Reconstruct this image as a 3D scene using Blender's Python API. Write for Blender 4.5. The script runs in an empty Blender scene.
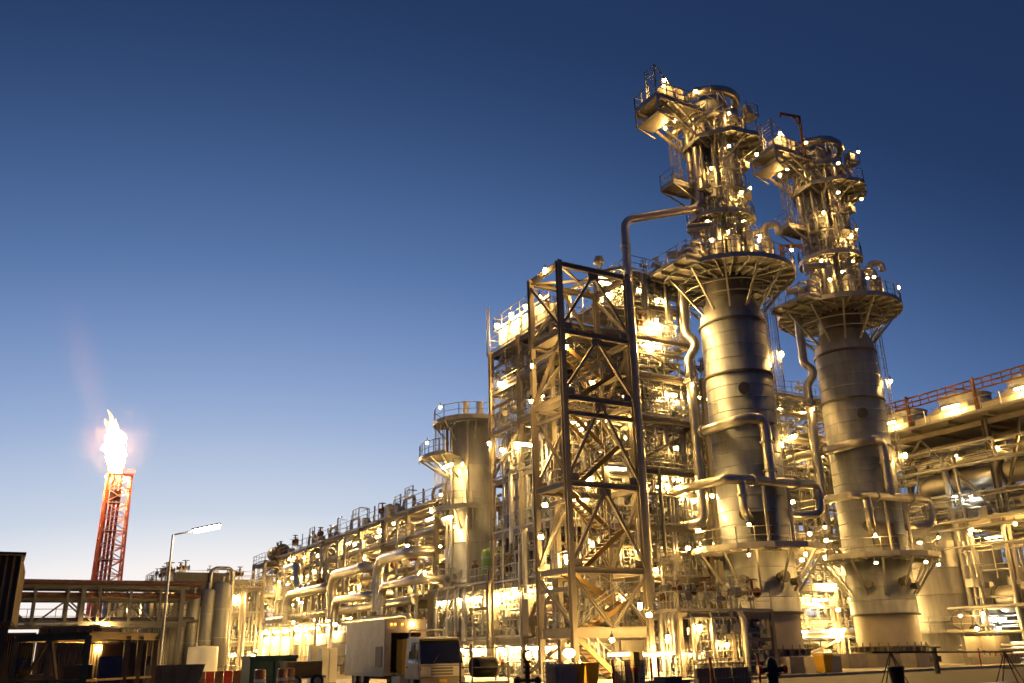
import bpy, math, random
from mathutils import Vector, Matrix
from math import sin, cos, pi, radians, hypot
V = Vector
sc = bpy.context.scene
col = sc.collection

# ------------------------------------------------------------------ camera
# world X runs along the plant front (right and away), world Y along its long side (left and away)
FPX, PITCH, ROLL, YAW = 880.0, radians(19.3), radians(1.3), radians(29.4)
EYE = V((0, 0, 1.7))
FW = V((sin(YAW)*cos(PITCH), cos(YAW)*cos(PITCH), sin(PITCH)))
_r0 = V((cos(YAW), -sin(YAW), 0)); _u0 = _r0.cross(FW)
RT = _r0*cos(ROLL) - _u0*sin(ROLL); UP = _u0*cos(ROLL) + _r0*sin(ROLL)
cam = bpy.data.cameras.new('camera'); camo = bpy.data.objects.new('camera', cam); col.objects.link(camo)
cam.sensor_width = 36; cam.lens = FPX/1024*36; cam.clip_start = .2; cam.clip_end = 6000
camo.matrix_world = Matrix(((RT.x, UP.x, -FW.x, EYE.x), (RT.y, UP.y, -FW.y, EYE.y), (RT.z, UP.z, -FW.z, EYE.z), (0, 0, 0, 1)))
sc.camera = camo

# ------------------------------------------------------------------ dusk sky
w = bpy.data.worlds.new('World'); sc.world = w; w.use_nodes = True
nt = w.node_tree
tcs = nt.nodes.new('ShaderNodeTexCoord'); sxyz = nt.nodes.new('ShaderNodeSeparateXYZ'); nt.links.new(tcs.outputs['Generated'], sxyz.inputs[0])
def wm(op, a, b=None, c=None):
    n = nt.nodes.new('ShaderNodeMath'); n.operation = op
    for i, x in enumerate((a, b, c)):
        if x is None: continue
        if isinstance(x, (int, float)): n.inputs[i].default_value = x
        else: nt.links.new(x, n.inputs[i])
    return n.outputs[0]
GLOW = radians(14)                                   # compass direction of the afterglow
hz = wm('SQRT', wm('SUBTRACT', 1.0, wm('MULTIPLY', sxyz.outputs[2], sxyz.outputs[2])))
tow = wm('ADD', wm('MULTIPLY', sxyz.outputs[0], sin(GLOW)), wm('MULTIPLY', sxyz.outputs[1], cos(GLOW)))
elev = wm('ADD', sxyz.outputs[2], wm('MULTIPLY', wm('SUBTRACT', hz, tow), .72))   # the glow fades away from where the sun went down
rp = nt.nodes.new('ShaderNodeValToRGB'); cr = rp.color_ramp; cr.interpolation = 'B_SPLINE'
SKY = ((0, (1.0, .84, .72)), (.05, (1.0, .91, .85)), (.085, (1.0, .93, .90)), (.112, (.80, .815, .85)), (.146, (.62, .69, .80)), (.24, (.32, .44, .69)), (.365, (.120, .215, .46)),
       (.47, (.062, .125, .29)), (.56, (.031, .071, .183)), (.647, (.017, .040, .116)), (.85, (.012, .029, .085)), (1.0, (.011, .026, .075)))
while len(cr.elements) < len(SKY): cr.elements.new(.5)
for e, (x, c_) in zip(cr.elements, SKY): e.position = x; e.color = (*c_, 1)
nt.links.new(elev, rp.inputs[0]); nt.links.new(rp.outputs[0], nt.nodes['Background'].inputs[0])
nt.nodes['Background'].inputs[1].default_value = 1.0
sl = bpy.data.lights.new('sun', 'SUN'); sl.energy = .05; sl.angle = radians(6); sl.color = (1, .72, .5)
so = bpy.data.objects.new('sun', sl); col.objects.link(so)
so.rotation_euler = (radians(89), 0, radians(180-4))

sc.view_settings.view_transform = 'Standard'; sc.view_settings.look = 'None'
sc.view_settings.exposure = 0; sc.view_settings.gamma = 1
cy = sc.cycles
cy.use_denoising = True; cy.use_light_tree = True
cy.max_bounces = 6; cy.diffuse_bounces = 3; cy.glossy_bounces = 3; cy.transmission_bounces = 3; cy.volume_bounces = 0
cy.sample_clamp_indirect = 4; cy.sample_clamp_direct = 0; cy.caustics_reflective = False; cy.caustics_refractive = False
cy.volume_step_rate = 2

# ------------------------------------------------------------------ pixel helpers (direction only; the plane gives the distance)
def ray(x, y): return (FW*FPX + RT*(x-512) - UP*(y-341.5)).normalized()
def at_u(x, y, u): d = ray(x, y); return EYE + d*(u/d.x)
def at_v(x, y, v): d = ray(x, y); return EYE + d*(v/d.y)
def at_d(x, y, h): d = ray(x, y); return EYE + d*(h/hypot(d.x, d.y))
def gnd(x, d): p = at_d(x, 650, d); return V((p.x, p.y, 0))      # a spot on the ground under picture column x

# ------------------------------------------------------------------ materials
def mat(name, c, metal=0., rough=.5, var=.12, scale=1.5, bump=0., c2=None, stretch=None):
    m = bpy.data.materials.new(name); m.use_nodes = True; t = m.node_tree; b = t.nodes['Principled BSDF']
    b.inputs['Metallic'].default_value = metal
    tc = t.nodes.new('ShaderNodeTexCoord'); n = t.nodes.new('ShaderNodeTexNoise'); n.inputs['Scale'].default_value = scale
    n.inputs['Detail'].default_value = 5; n.inputs['Roughness'].default_value = .62
    src = tc.outputs['Object']
    if stretch:
        mp = t.nodes.new('ShaderNodeMapping'); mp.inputs['Scale'].default_value = stretch
        t.links.new(src, mp.inputs[0]); src = mp.outputs[0]
    t.links.new(src, n.inputs['Vector'])
    r = t.nodes.new('ShaderNodeValToRGB'); r.color_ramp.elements[0].position = .3; r.color_ramp.elements[1].position = .7
    lo = c2 or tuple(x*(1-var) for x in c); hi = c if c2 else tuple(min(1, x*(1+var)) for x in c)
    r.color_ramp.elements[0].color = (*lo, 1); r.color_ramp.elements[1].color = (*hi, 1)
    t.links.new(n.outputs[0], r.inputs[0]); t.links.new(r.outputs[0], b.inputs['Base Color'])
    mr = t.nodes.new('ShaderNodeMapRange'); mr.inputs['To Min'].default_value = max(.04, rough-.1); mr.inputs['To Max'].default_value = min(1, rough+.12)
    t.links.new(n.outputs[0], mr.inputs[0]); t.links.new(mr.outputs[0], b.inputs['Roughness'])
    if bump:
        bp = t.nodes.new('ShaderNodeBump'); bp.inputs['Strength'].default_value = bump; bp.inputs['Distance'].default_value = .05
        t.links.new(n.outputs[0], bp.inputs['Height']); t.links.new(bp.outputs[0], b.inputs['Normal'])
    return m
def emis(name, c, s):
    m = bpy.data.materials.new(name); m.use_nodes = True; b = m.node_tree.nodes['Principled BSDF']
    b.inputs['Base Color'].default_value = (.8, .8, .8, 1)
    b.inputs['Emission Color'].default_value = (*c, 1); b.inputs['Emission Strength'].default_value = s
    return m
SODIUM = (1.0, .56, .145)
M = dict(
    clad=mat('aluminium_cladding', (.34, .37, .42), .4, .5, .3, .8, .14, stretch=(1.6, 1.6, .35)),
    clad2=mat('dull_cladding', (.34, .345, .35), .5, .5, .22, 1.1, .1, stretch=(2, 2, .4)),
    pipe=mat('pipe_jacket', (.52, .51, .49), .85, .33, .15, 1.3, .06),
    galv=mat('galvanised_steel', (.44, .44, .43), .55, .5, .15, 2.),
    steel=mat('painted_steel', (.32, .29, .245), .1, .55, .15, 1.2),
    dark=mat('dark_steel', (.12, .115, .11), .3, .55, .2, 1.2),
    deck=mat('deck_plate', (.36, .35, .32), .3, .55, .2, 2.5, .1),
    cream=mat('cream_paint', (.62, .58, .48), .0, .5, .1, 1.),
    truck=mat('grimy_white_paint', (.56, .54, .50), .0, .42, .2, .9, c2=(.36, .33, .29)),
    white=mat('white_paint', (.75, .74, .70), .0, .45, .08, .7),
    green=mat('green_paint', (.20, .42, .10), .0, .45, .1, .8),
    yellow=mat('yellow_paint', (.62, .38, .03), .0, .5, .15, 1.5),
    orange=mat('orange_paint', (.30, .13, .055), .1, .55, .2, 1.5),
    red=mat('red_paint', (.45, .04, .02), .0, .5, .15, 2.),
    flare=mat('flare_red', (.75, .17, .07), .0, .6, .15, .2),
    flare2=mat('flare_white', (.80, .42, .34), .0, .6, .1, .2),
    rust=mat('rusty_brown', (.16, .07, .04), .2, .65, .3, 3.),
    conc=mat('concrete', (.38, .36, .33), .0, .85, .18, 1.2, .15),
    asph=mat('asphalt', (.065, .062, .058), .0, .85, .25, .5, .2),
    pave=mat('yard_concrete', (.26, .24, .21), .0, .85, .2, .4, .15),
    soil=mat('gravel', (.17, .14, .11), .0, .95, .3, .25, .3),
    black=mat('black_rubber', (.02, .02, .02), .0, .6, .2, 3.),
    teal=mat('teal_paint', (.025, .07, .065), .1, .55, .15, 2.),
    blue=mat('blue_paint', (.03, .06, .16), .0, .5, .15, 2.),
    shed=mat('dark_sheet', (.13, .095, .065), .1, .6, .2, .6),
    shedlight=mat('grey_sheet', (.22, .19, .16), .1, .6, .15, .6),
    olive=mat('yellow_brown_steel', (.32, .22, .09), .1, .6, .2, 1.),
    plast=mat('milky_plastic', (.45, .44, .42), .0, .45, .1, 2.),
    lamp=emis('lamp_glow', SODIUM, 470.), lampb=emis('lamp_bright_glow', (1, .59, .17), 680.), lampd=emis('lamp_dim_glow', (1, .54, .135), 800.),
    tube=emis('tube_glow', (1, .59, .17), 205.), tubeb=emis('tube_bright_glow', (1, .61, .19), 540.),
    cool=emis('floodlight_glow', (.95, 1, .86), 160.), street=emis('street_lamp_glow', (1, .82, .52), 260.),
    amber=emis('amber_marker', (1, .35, .03), 6.), flame2=emis('flame_edge_glow', (1, .40, .10), 2.6), flame=emis('flame_glow', (1, .58, .25), 1200.),
)
def glassmat():
    m = bpy.data.materials.new('window_glass'); m.use_nodes = True; b = m.node_tree.nodes['Principled BSDF']
    b.inputs['Coat Weight'].default_value = 1.0; b.inputs['Coat Roughness'].default_value = .03
    b.inputs['Base Color'].default_value = (.015, .015, .018, 1); b.inputs['Roughness'].default_value = .06
    return m
M['glass'] = glassmat()
# vertically ribbed cladding on the tall shells: fine relief only
def ribs(m, sc_, dist=.02):
    t = m.node_tree; b = t.nodes['Principled BSDF']
    wv = t.nodes.new('ShaderNodeTexWave'); wv.bands_direction = 'Z'; wv.inputs['Scale'].default_value = sc_; wv.inputs['Distortion'].default_value = .3
    tc = t.nodes.new('ShaderNodeTexCoord'); t.links.new(tc.outputs['Object'], wv.inputs[0])
    bp = t.nodes.new('ShaderNodeBump'); bp.inputs['Strength'].default_value = .22; bp.inputs['Distance'].default_value = dist
    t.links.new(wv.outputs['Fac'], bp.inputs['Height'])
    for l in list(b.inputs['Normal'].links): t.links.new(l.from_socket, bp.inputs['Normal'])
    t.links.new(bp.outputs[0], b.inputs['Normal'])
ribs(M['clad'], .55)

# ------------------------------------------------------------------ mesh builder
Z = V((0, 0, 1))
class MB:
    def __init__(s): s.v = []; s.f = []; s.sm = []
    def add(s, vs, fs, smooth=False):
        o = len(s.v); s.v += [tuple(x) for x in vs]; s.f += [tuple(i+o for i in f) for f in fs]; s.sm += [smooth]*len(fs); return s
    def box(s, a, b):
        x0, y0, z0 = a; x1, y1, z1 = b
        return s.add([(x0,y0,z0),(x1,y0,z0),(x1,y1,z0),(x0,y1,z0),(x0,y0,z1),(x1,y0,z1),(x1,y1,z1),(x0,y1,z1)],
                     [(3,2,1,0),(4,5,6,7),(0,1,5,4),(1,2,6,5),(2,3,7,6),(3,0,4,7)])
    def beam(s, p, q, w, h=None, up=Z, off=(0, 0)):
        p = V(p); q = V(q); h = h or w; d = (q-p)
        if d.length < 1e-6: return s
        d.normalize()
        if abs(d.dot(up)) > .98: up = V((0, 1, 0)) if abs(d.y) < .9 else V((1, 0, 0))
        a = d.cross(up).normalized(); b = a.cross(d)
        o = a*off[0] + b*off[1]
        c = [a*(-w/2)+b*(-h/2), a*(w/2)+b*(-h/2), a*(w/2)+b*(h/2), a*(-w/2)+b*(h/2)]
        return s.add([p+o+x for x in c]+[q+o+x for x in c], [(3,2,1,0),(4,5,6,7),(0,1,5,4),(1,2,6,5),(2,3,7,6),(3,0,4,7)])
    def ib(s, p, q, w, h=None, t=.03, up=Z):          # H section
        h = h or w
        s.beam(p, q, w, t, up, (0, h/2-t/2)); s.beam(p, q, w, t, up, (0, -h/2+t/2)); return s.beam(p, q, t, h-2*t, up)
    def cyl(s, p, q, r, n=12, r2=None):
        p = V(p); q = V(q); r2 = r if r2 is None else r2; d = (q-p).normalized()
        a = d.orthogonal().normalized(); b = d.cross(a)
        vs = [p+(a*cos(2*pi*i/n)+b*sin(2*pi*i/n))*r for i in range(n)] + [q+(a*cos(2*pi*i/n)+b*sin(2*pi*i/n))*r2 for i in range(n)]
        s.add(vs, [(i, (i+1) % n, n+(i+1) % n, n+i) for i in range(n)], True)
        s.add(vs, [tuple(range(n-1, -1, -1)), tuple(range(n, 2*n))]); return s
    def tube(s, pts, r, n=10, bend=None):
        pts = [V(p) for p in pts]; pts = [p for i, p in enumerate(pts) if i == 0 or (p-pts[i-1]).length > 1e-3]
        if len(pts) < 2: return s
        bend = bend if bend is not None else r*3.2
        path = [pts[0]]
        for i in range(1, len(pts)-1):
            a, b, c = pts[i-1], pts[i], pts[i+1]
            d1 = (a-b); d2 = (c-b); l1, l2 = d1.length, d2.length; d1.normalize(); d2.normalize()
            ang = d1.angle(d2)
            if ang > 3.05 or ang < .08: path.append(b); continue
            t = min(bend/math.tan(ang/2), l1*.48, l2*.48); k = 6
            p0 = b+d1*t; p2 = b+d2*t; rr = t*math.tan(ang/2); ctr = b+(d1+d2).normalized()*(rr/sin(ang/2))
            e0 = p0-ctr; e1 = p2-ctr; tot = e0.angle(e1)
            for j in range(k+1):
                f = j/k
                path.append(ctr + (e0*sin((1-f)*tot)+e1*sin(f*tot))/sin(tot) if tot > 1e-4 else b)
        path.append(pts[-1])
        T = [(path[min(i+1, len(path)-1)]-path[max(i-1, 0)]).normalized() for i in range(len(path))]
        a = T[0].orthogonal().normalized(); vs = []
        for p, t in zip(path, T):
            a = (a-t*a.dot(t)).normalized(); b = t.cross(a)
            vs += [p+(a*cos(2*pi*i/n)+b*sin(2*pi*i/n))*r for i in range(n)]
        m = len(path)
        s.add(vs, [(j*n+i, j*n+(i+1) % n, (j+1)*n+(i+1) % n, (j+1)*n+i) for j in range(m-1) for i in range(n)], True)
        s.add(vs, [tuple(range(n-1, -1, -1)), tuple(range((m-1)*n, m*n))]); return s
    def lathe(s, c, prof, n=32, a0=0., a1=2*pi, smooth=True, axis=None):
        c = V(c); full = abs(a1-a0-2*pi) < 1e-6; k = n if full else n+1; vs = []
        for r, z in prof:
            for i in range(k):
                a = a0+(a1-a0)*i/n
                p = V((r*cos(a), r*sin(a), z))
                if axis == 'u': p = V((z, r*cos(a), r*sin(a)))
                elif axis == 'v': p = V((r*cos(a), z, -r*sin(a)))
                vs.append(c+p)
        fs = []
        for j in range(len(prof)-1):
            for i in range(n):
                i2 = (i+1) % k if full else i+1
                fs.append((j*k+i, j*k+i2, (j+1)*k+i2, (j+1)*k+i))
        return s.add(vs, fs, smooth)
    def ring(s, c, r0, r1, z, t, n=32, a0=0., a1=2*pi):
        s.lathe(c, [(r0, z), (r1, z), (r1, z+t), (r0, z+t), (r0, z)], n, a0, a1, False)
        if abs(a1-a0-2*pi) > 1e-6:
            for a in (a0, a1):
                e = V((cos(a), sin(a), 0)); c_ = V(c)
                s.add([c_+e*r0+Z*z, c_+e*r1+Z*z, c_+e*r1+Z*(z+t), c_+e*r0+Z*(z+t)], [(0, 1, 2, 3)])
        return s
    def ball(s, c, r, n=10, m=6, sz=1.):
        return s.lathe(c, [(max(1e-4, r*sin(pi*j/m)), -r*sz*cos(pi*j/m)) for j in range(m+1)], n)
    def rail(s, pts, h=1.1, step=1.4, t=.045, toe=True):
        for p, q in zip(pts[:-1], pts[1:]):
            p = V(p); q = V(q); L = (q-p).length
            s.beam(p+Z*h, q+Z*h, t); s.beam(p+Z*h*.52, q+Z*h*.52, t*.8)
            if toe: s.beam(p+Z*.08, q+Z*.08, .02, .14)
            k = max(1, round(L/step))
            for i in range(k+1): x = p.lerp(q, i/k); s.beam(x, x+Z*h, t)
        return s
    def ladder(s, p, z0, z1, out, cage=True):
        p = V(p); out = V(out).normalized(); sd = out.cross(Z)
        for k in (-.23, .23): s.beam((p+sd*k)+Z*z0, (p+sd*k)+Z*z1, .06)
        n = int((z1-z0)/.3)
        for i in range(n): s.beam(p-sd*.23+Z*(z0+.3*i+.15), p+sd*.23+Z*(z0+.3*i+.15), .03)
        if cage:
            hz = z0+2.2
            while hz < z1:
                pr = None
                for i in range(7):
                    a = pi*i/6; x = p+sd*(-.36*cos(a))+out*(.7*sin(a))+Z*hz
                    if pr is not None: s.beam(pr, x, .05, .02)
                    pr = x
                hz += .9
            for i in (1, 2, 3, 4, 5):
                a = pi*i/6; x = p+sd*(-.36*cos(a))+out*(.7*sin(a)); s.beam(x+Z*(z0+2.2), x+Z*z1, .04, .02)
        return s
    def mesh(s, name, m, org=V((0, 0, 0))):
        me = bpy.data.meshes.new(name); me.from_pydata([(x-org[0], y-org[1], z-org[2]) for x, y, z in s.v], [], s.f)
        me.polygons.foreach_set('use_smooth', s.sm); me.materials.append(M[m] if isinstance(m, str) else m); me.update(); return me
    def build(s, name, m, root=None):
        org = root_org(root) if root else V((0, 0, 0))
        o = bpy.data.objects.new(name, s.mesh(name, m, org)); col.objects.link(o); o.parent = root; return o
def root_org(o):
    while o.parent: o = o.parent
    return o.location
def tag(o, label, cat, group=None):
    o['label'] = label; o['category'] = cat
    if group: o['group'] = group
    return o
def thing(name, label, cat, loc=(0, 0, 0), group=None):
    o = bpy.data.objects.new(name, None); col.objects.link(o); o.location = loc; o.empty_display_size = .3
    return tag(o, label, cat, group)
def solo(mb, name, m, label, cat, loc, group=None):
    o = bpy.data.objects.new(name, mb.mesh(name, m, V(loc))); col.objects.link(o); o.location = loc
    return tag(o, label, cat, group)
def struct(mb, name, m): o = mb.build(name, m); o['kind'] = 'structure'; return o
def copy_tree(o, parent=None):
    c = o.copy(); col.objects.link(c); c.parent = parent
    for ch in list(o.children): copy_tree(ch, c)
    return c
def B(): return MB()

# ------------------------------------------------------------------ ground
struct(B().box((-900, -300, -.6), (900, 1500, 0)), 'ground', 'soil')
struct(B().box((-60, -40, .004), (140, 36.2, .008)), 'road', 'asph')
struct(B().box((-3, 36.5, .004), (140, 64, .012)), 'plant_paving', 'pave')
kb = B()
for i in range(56): kb.box((-3+i*2.5, 36.2, 0), (-3+i*2.5+2.47, 36.5, .14))
struct(kb, 'kerb', 'conc')

# ------------------------------------------------------------------ lamps
_lm = {}
def lamp_meshes():
    b = B(); b.cyl((0, 0, .09), (0, 0, .3), .12, 10, .07); b.ring((0, 0, 0), .12, .2, .1, .03, 12); b.cyl((0, 0, .3), (0, 0, .46), .025, 6); b.beam((0, 0, .44), (.2, .2, .44), .04)
    _lm['gh'] = b.mesh('lamp_housing', 'dark')
    for k, r_ in (('lamp', .12), ('lampb', .17), ('lampd', .075), ('cool', .15)): _lm['g'+k] = B().ball((0, 0, 0), r_, 10, 6).mesh('lamp_globe', k)
    for ax, d in (('u', (1, 0)), ('v', (0, 1))):
        x, y = d; b = B(); b.box((-.75*x-.14*y, -.75*y-.14*x, .08), (.75*x+.14*y, .75*y+.14*x, .2))
        for e in (-.5, .5): b.cyl((e*x, e*y, .2), (e*x, e*y, .42), .02, 6)
        _lm['th'+ax] = b.mesh('lamp_housing', 'galv')
        for k in ('tube', 'tubeb', 'cool'): _lm['t'+ax+k] = B().box((-.7*x-.11*y, -.7*y-.11*x, -.03), (.7*x+.11*y, .7*y+.11*x, .077)).mesh('lamp_tube', k)
lamp_meshes()
def _pt(name, me, root):
    o = bpy.data.objects.new(name, me); col.objects.link(o); o.parent = root; return o
def _variants():
    for k in ('lamp', 'lampb', 'lampd'):
        f = {'lamp': 1, 'lampb': 1.35, 'lampd': .65}[k]
        h = B(); h.cyl((0, 0, .16*f), (0, 0, .3*f), .13*f, 10, .06*f); h.cyl((0, 0, .3*f), (0, 0, .46), .025, 6); h.beam((0, 0, .44), (.2, .2, .44), .04)
        for i in range(4): a = pi*i/2+.4; h.beam((.125*f*cos(a), .125*f*sin(a), -.2*f), (.125*f*cos(a), .125*f*sin(a), .18*f), .014)
        _lm['jh'+k] = h.mesh('lamp_housing', 'dark'); _lm['j'+k] = B().lathe((0, 0, 0), [(.01, -.2*f), (.07*f, -.17*f), (.1*f, -.06*f), (.1*f, .159*f)], 10).mesh('lamp_globe', k)
        h = B(); d = V((-.55, -.6, -.55)).normalized(); x = V((d.y, -d.x, 0)).normalized(); y = d.cross(x)
        h.beam(V((0, 0, 0))-d*.16*f, V((0, 0, 0)), .32*f, .26*f); h.tube([-x*.24*f, -x*.24*f+Z*.3*f, x*.24*f+Z*.3*f, x*.24*f], .02, 6, .02); h.cyl((0, 0, .3*f), (0, 0, .46), .03, 6)
        _lm['fh'+k] = h.mesh('lamp_housing', 'dark'); _lm['f'+k] = B().beam(d*.004, d*.03, .26*f, .2*f).mesh('lamp_lens', k)
_variants()
_lr = random.Random(77)
def globe(p, where, k='lamp'):
    q = _lr.random() if k != 'cool' else 0
    nm, kind = (('bulkhead_lamp', 'round'), ('caged_lamp', 'caged'), ('floodlight', 'tilted flood'))[0 if q < .4 else 1 if q < .72 else 2]
    r = thing(nm, f'{kind} glowing lamp {where}' if kind != 'tilted flood' else f'tilted glowing floodlight {where}', 'lamp', p, f'{kind} lamps {where}')
    if kind == 'round': _pt('housing', _lm['gh'], r); _pt('globe', _lm['g'+k], r)
    elif kind == 'caged': _pt('housing', _lm['jh'+k], r); _pt('globe', _lm['j'+k], r)
    else: _pt('housing', _lm['fh'+k], r); _pt('lens', _lm['f'+k], r)
    return r
def tubel(p, ax, where, k='tube'):
    r = thing('strip_lamp', 'long glowing strip lamp '+where, 'lamp', p, 'strip lamps '+where)
    _pt('housing', _lm['th'+ax], r); _pt('tube', _lm['t'+ax+k], r); return r

# ------------------------------------------------------------------ the two tall columns
def circ(c, r, z, a0=0., a1=360., n=16): return [V((c[0]+r*cos(radians(a0+(a1-a0)*i/n)), c[1]+r*sin(radians(a0+(a1-a0)*i/n)), z)) for i in range(n+1)]
def tower(cx, cy, label):
    c = V((cx, cy, 0)); R = thing('process_column', label, 'column', c)
    P = lambda x, y, z: V((cx+x, cy+y, z))
    E_ = lambda a, r, z: V((cx+r*cos(radians(a)), cy+r*sin(radians(a)), z))
    B().lathe(c, [(.01, .9), (3.1, .9), (3.1, 0)], 8, pi/8, 2*pi+pi/8, False).build('plinth', 'conc', R)
    a = B().ring(c, 2.0, 2.62, .92, .06, 40).ring(c, 2.2, 2.6, 1.34, .05, 40)
    for i in range(24):
        e0 = E_(i*15, 2.2, 0); e1 = E_(i*15, 2.58, 0); a.beam(e0+Z*1.16, e1+Z*1.16, .06, .34)
        a.cyl(E_(i*15+7, 2.44, .95), E_(i*15+7, 2.44, 1.62), .045, 6)
    a.build('anchor_ring', 'steel', R)
    B().lathe(c, [(2.2, .95), (2.2, 3.5)], 40).build('skirt', 'cream', R)
    for z in (3.5, 11.9, 15.7, 19.4, 23.3): B().ring(c, 2.25, 2.42, z-.07, .14, 40).build('stiffener_ring', 'dark', R)
    rs = random.Random(6)
    for za, zb in ((3.57, 11.83), (11.97, 15.63), (15.77, 19.33), (19.47, 23.23)):
        n = round((zb-za)/.92)
        for i in range(n):
            z0 = za+(zb-za)*i/n; z1 = za+(zb-za)*(i+1)/n; dr = rs.uniform(-.006, .006); t = rs.uniform(150, 320)
            bb = B().lathe(c, [(2.27, z0), (2.309+dr, z0+.004), (2.309+dr, z0+.04), (2.3+dr, z0+.05), (2.3+dr, z1-.02), (2.27, z1)], 48)
            e = V((cos(radians(t)), sin(radians(t)), 0))
            if i % 3 == 1: bb.beam(c+e*2.31+Z*(z0+.06), c+e*2.31+Z*(z1-.03), .05, .02, e)
            bb.build('cladding_band', 'clad', R)
    B().lathe(c, [(2.32, 23.37), (2.28, 23.9), (1.95, 24.9), (1.72, 25.2)], 40).build('cone', 'clad2', R)
    B().lathe(c, [(1.7, 25.2), (1.7, 27.0)], 32).build('neck', 'dark', R)
    # manways, nozzles and boxes on the shell
    for ang, z, r in ((232, 18.0, .3), (215, 9.6, .3), (258, 5.7, .3), (203, 5.6, .22), (282, 5.4, .22), (262, 14.4, .2)):
        p = E_(ang, 2.2, z); q = E_(ang, 2.75, z); b = B().cyl(p, q, r, 14).cyl(q, E_(ang, 2.83, z), r*1.3, 14); b.build('manway', 'dark', R)
    for ang, z in ((236, 9.0),):
        e = V((cos(radians(ang)), sin(radians(ang)), 0)); p = c+e*2.45+Z*z
        B().beam(p-Z*.75, p+Z*.75, 1.5, .4, e).build('access_box', 'dark', R)
    # lower platform
    def platform(z, r0, r1, a0, a1, n, nst, drop, rin, railon=True, off=(0, 0)):
        cc = V((cx+off[0], cy+off[1], 0)); D = radians
        full = a1-a0 >= 359
        dk = B().ring(cc, r0, r1, z-.05, .06, n, D(a0), D(a1)).build('deck', 'deck', R)
        rim = B().ring(cc, r1-.02, r1+.06, z-.22, .36, n, D(a0), D(a1)); rim.build('deck_edge', 'galv', dk)
        j = B()
        for i in range(nst*2):
            t = a0+(a1-a0)*(i+.5)/(nst*2); e = V((cos(D(t)), sin(D(t)), 0)); j.beam(cc+e*r0+Z*(z-.17), cc+e*(r1-.03)+Z*(z-.17), .08, .22)
        rm = (r0+r1)/2; j.ring(cc, rm-.04, rm+.04, z-.26, .2, n, D(a0), D(a1)); j.build('joist_frame', 'galv', dk)
        for i in range(nst):
            t = a0+(a1-a0)*(i+.5)/nst; e = V((cos(D(t)), sin(D(t)), 0))
            B().beam(c+e*rin+Z*(z-drop), cc+e*(r1-.25)+Z*(z-.25), .13).build('strut', 'galv', R)
        if railon:
            pts = [cc+V((cos(D(a0+(a1-a0)*i/n)), sin(D(a0+(a1-a0)*i/n)), 0))*r1+Z*z for i in range(n+1)]
            B().rail(pts, 1.1, 1.2).build('handrail', 'galv', R)
    platform(7.55, 2.34, 4.35, 0, 360, 12, 12, 2.7, 2.35)
    platform(26.95, 1.72, 4.8, 0, 360, 28, 12, 2.8, 2.25)
    for rr, zz in ((2.95, 25.1), (3.45, 25.75)):
        B().tube(circ(c, rr, zz, 0, 360, 36), .055, 6).build('hoop', 'galv', R)
    B().box(P(-5.6, -2.2, 26.95), P(-3.6, 2.0, 27.03)).build('deck', 'deck', R)     # side extension towards the module
    for y in (-2.1, -.7, .7, 1.9): B().beam(P(-5.6, y, 26.8), P(-3.0, y, 26.8), .12, .25).build('deck_beam', 'galv', R)
    B().rail([P(-4.3, -2.2, 27.03), P(-5.6, -2.2, 27.03), P(-5.6, 2.0, 27.03)], 1.1, 1.2).build('handrail', 'galv', R)
    # upper column
    for z0, z1 in ((27.1, 29.4), (29.45, 31.6), (31.7, 34.2), (34.25, 36.4), (36.45, 38.2)):
        B().lathe(c, [(1.27, z0), (1.3, z0+.02), (1.3, z0+.1), (1.25, z0+.12), (1.25, z1)], 32).build('cladding_band', 'clad', R)
    B().lathe(c, [(1.27, 38.2), (1.62, 38.7), (1.62, 41.2), (1.5, 41.8), (1.1, 42.25), (.5, 42.5), (.01, 42.55)], 32).build('head', 'clad', R)
    platform(31.6, 1.3, 2.5, 110, 330, 12, 6, 1.3, 1.25)
    platform(37.9, 1.3, 3.1, 60, 420, 8, 8, 1.6, 1.3, True, (.55, -.45))
    # small side platform
    def balcony(x0, x1, y0, y1, z, sx):
        B().box(P(x0, y0, z-.06), P(x1, y1, z)).build('deck', 'deck', R)
        f = B()
        for y in (y0, y1): f.beam(P(x0, y, z-.18), P(x1, y, z-.18), .1, .22)
        for x in (x0, (x0+x1)/2, x1): f.beam(P(x, y0, z-.17), P(x, y1, z-.17), .09, .2)
        f.build('joist_frame', 'galv', R)
        for y in (y0, y1): B().beam(P(x0 if sx < 0 else x1, y, z-.2), P(sx*1.1, y*.7, z-abs(x1-x0)*.62), .11).build('strut', 'galv', R)
        B().rail([P(x1, y0, z), P(x0, y0, z), P(x0, y1, z), P(x1, y1, z)] if sx < 0 else [P(x0, y0, z), P(x1, y0, z), P(x1, y1, z), P(x0, y1, z)], 1.1, 1.1).build('handrail', 'galv', R)
    balcony(-4.1, -1.3, .2, 1.7, 34.4, -1)
    for x, y in ((-3.4, .9), (-2.6, 1.2)):
        B().cyl(P(x, y, 34.4), P(x, y, 35.3), .13, 8).cyl(P(x, y, 35.3), P(x, y, 35.4), .24, 8).build('valve', 'clad2', R)
    # cantilevered top platform
    z = 40.4
    B().box(P(-6.3, -1.3, z-.07), P(-1.5, 1.3, z)).build('deck', 'deck', R)
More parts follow.
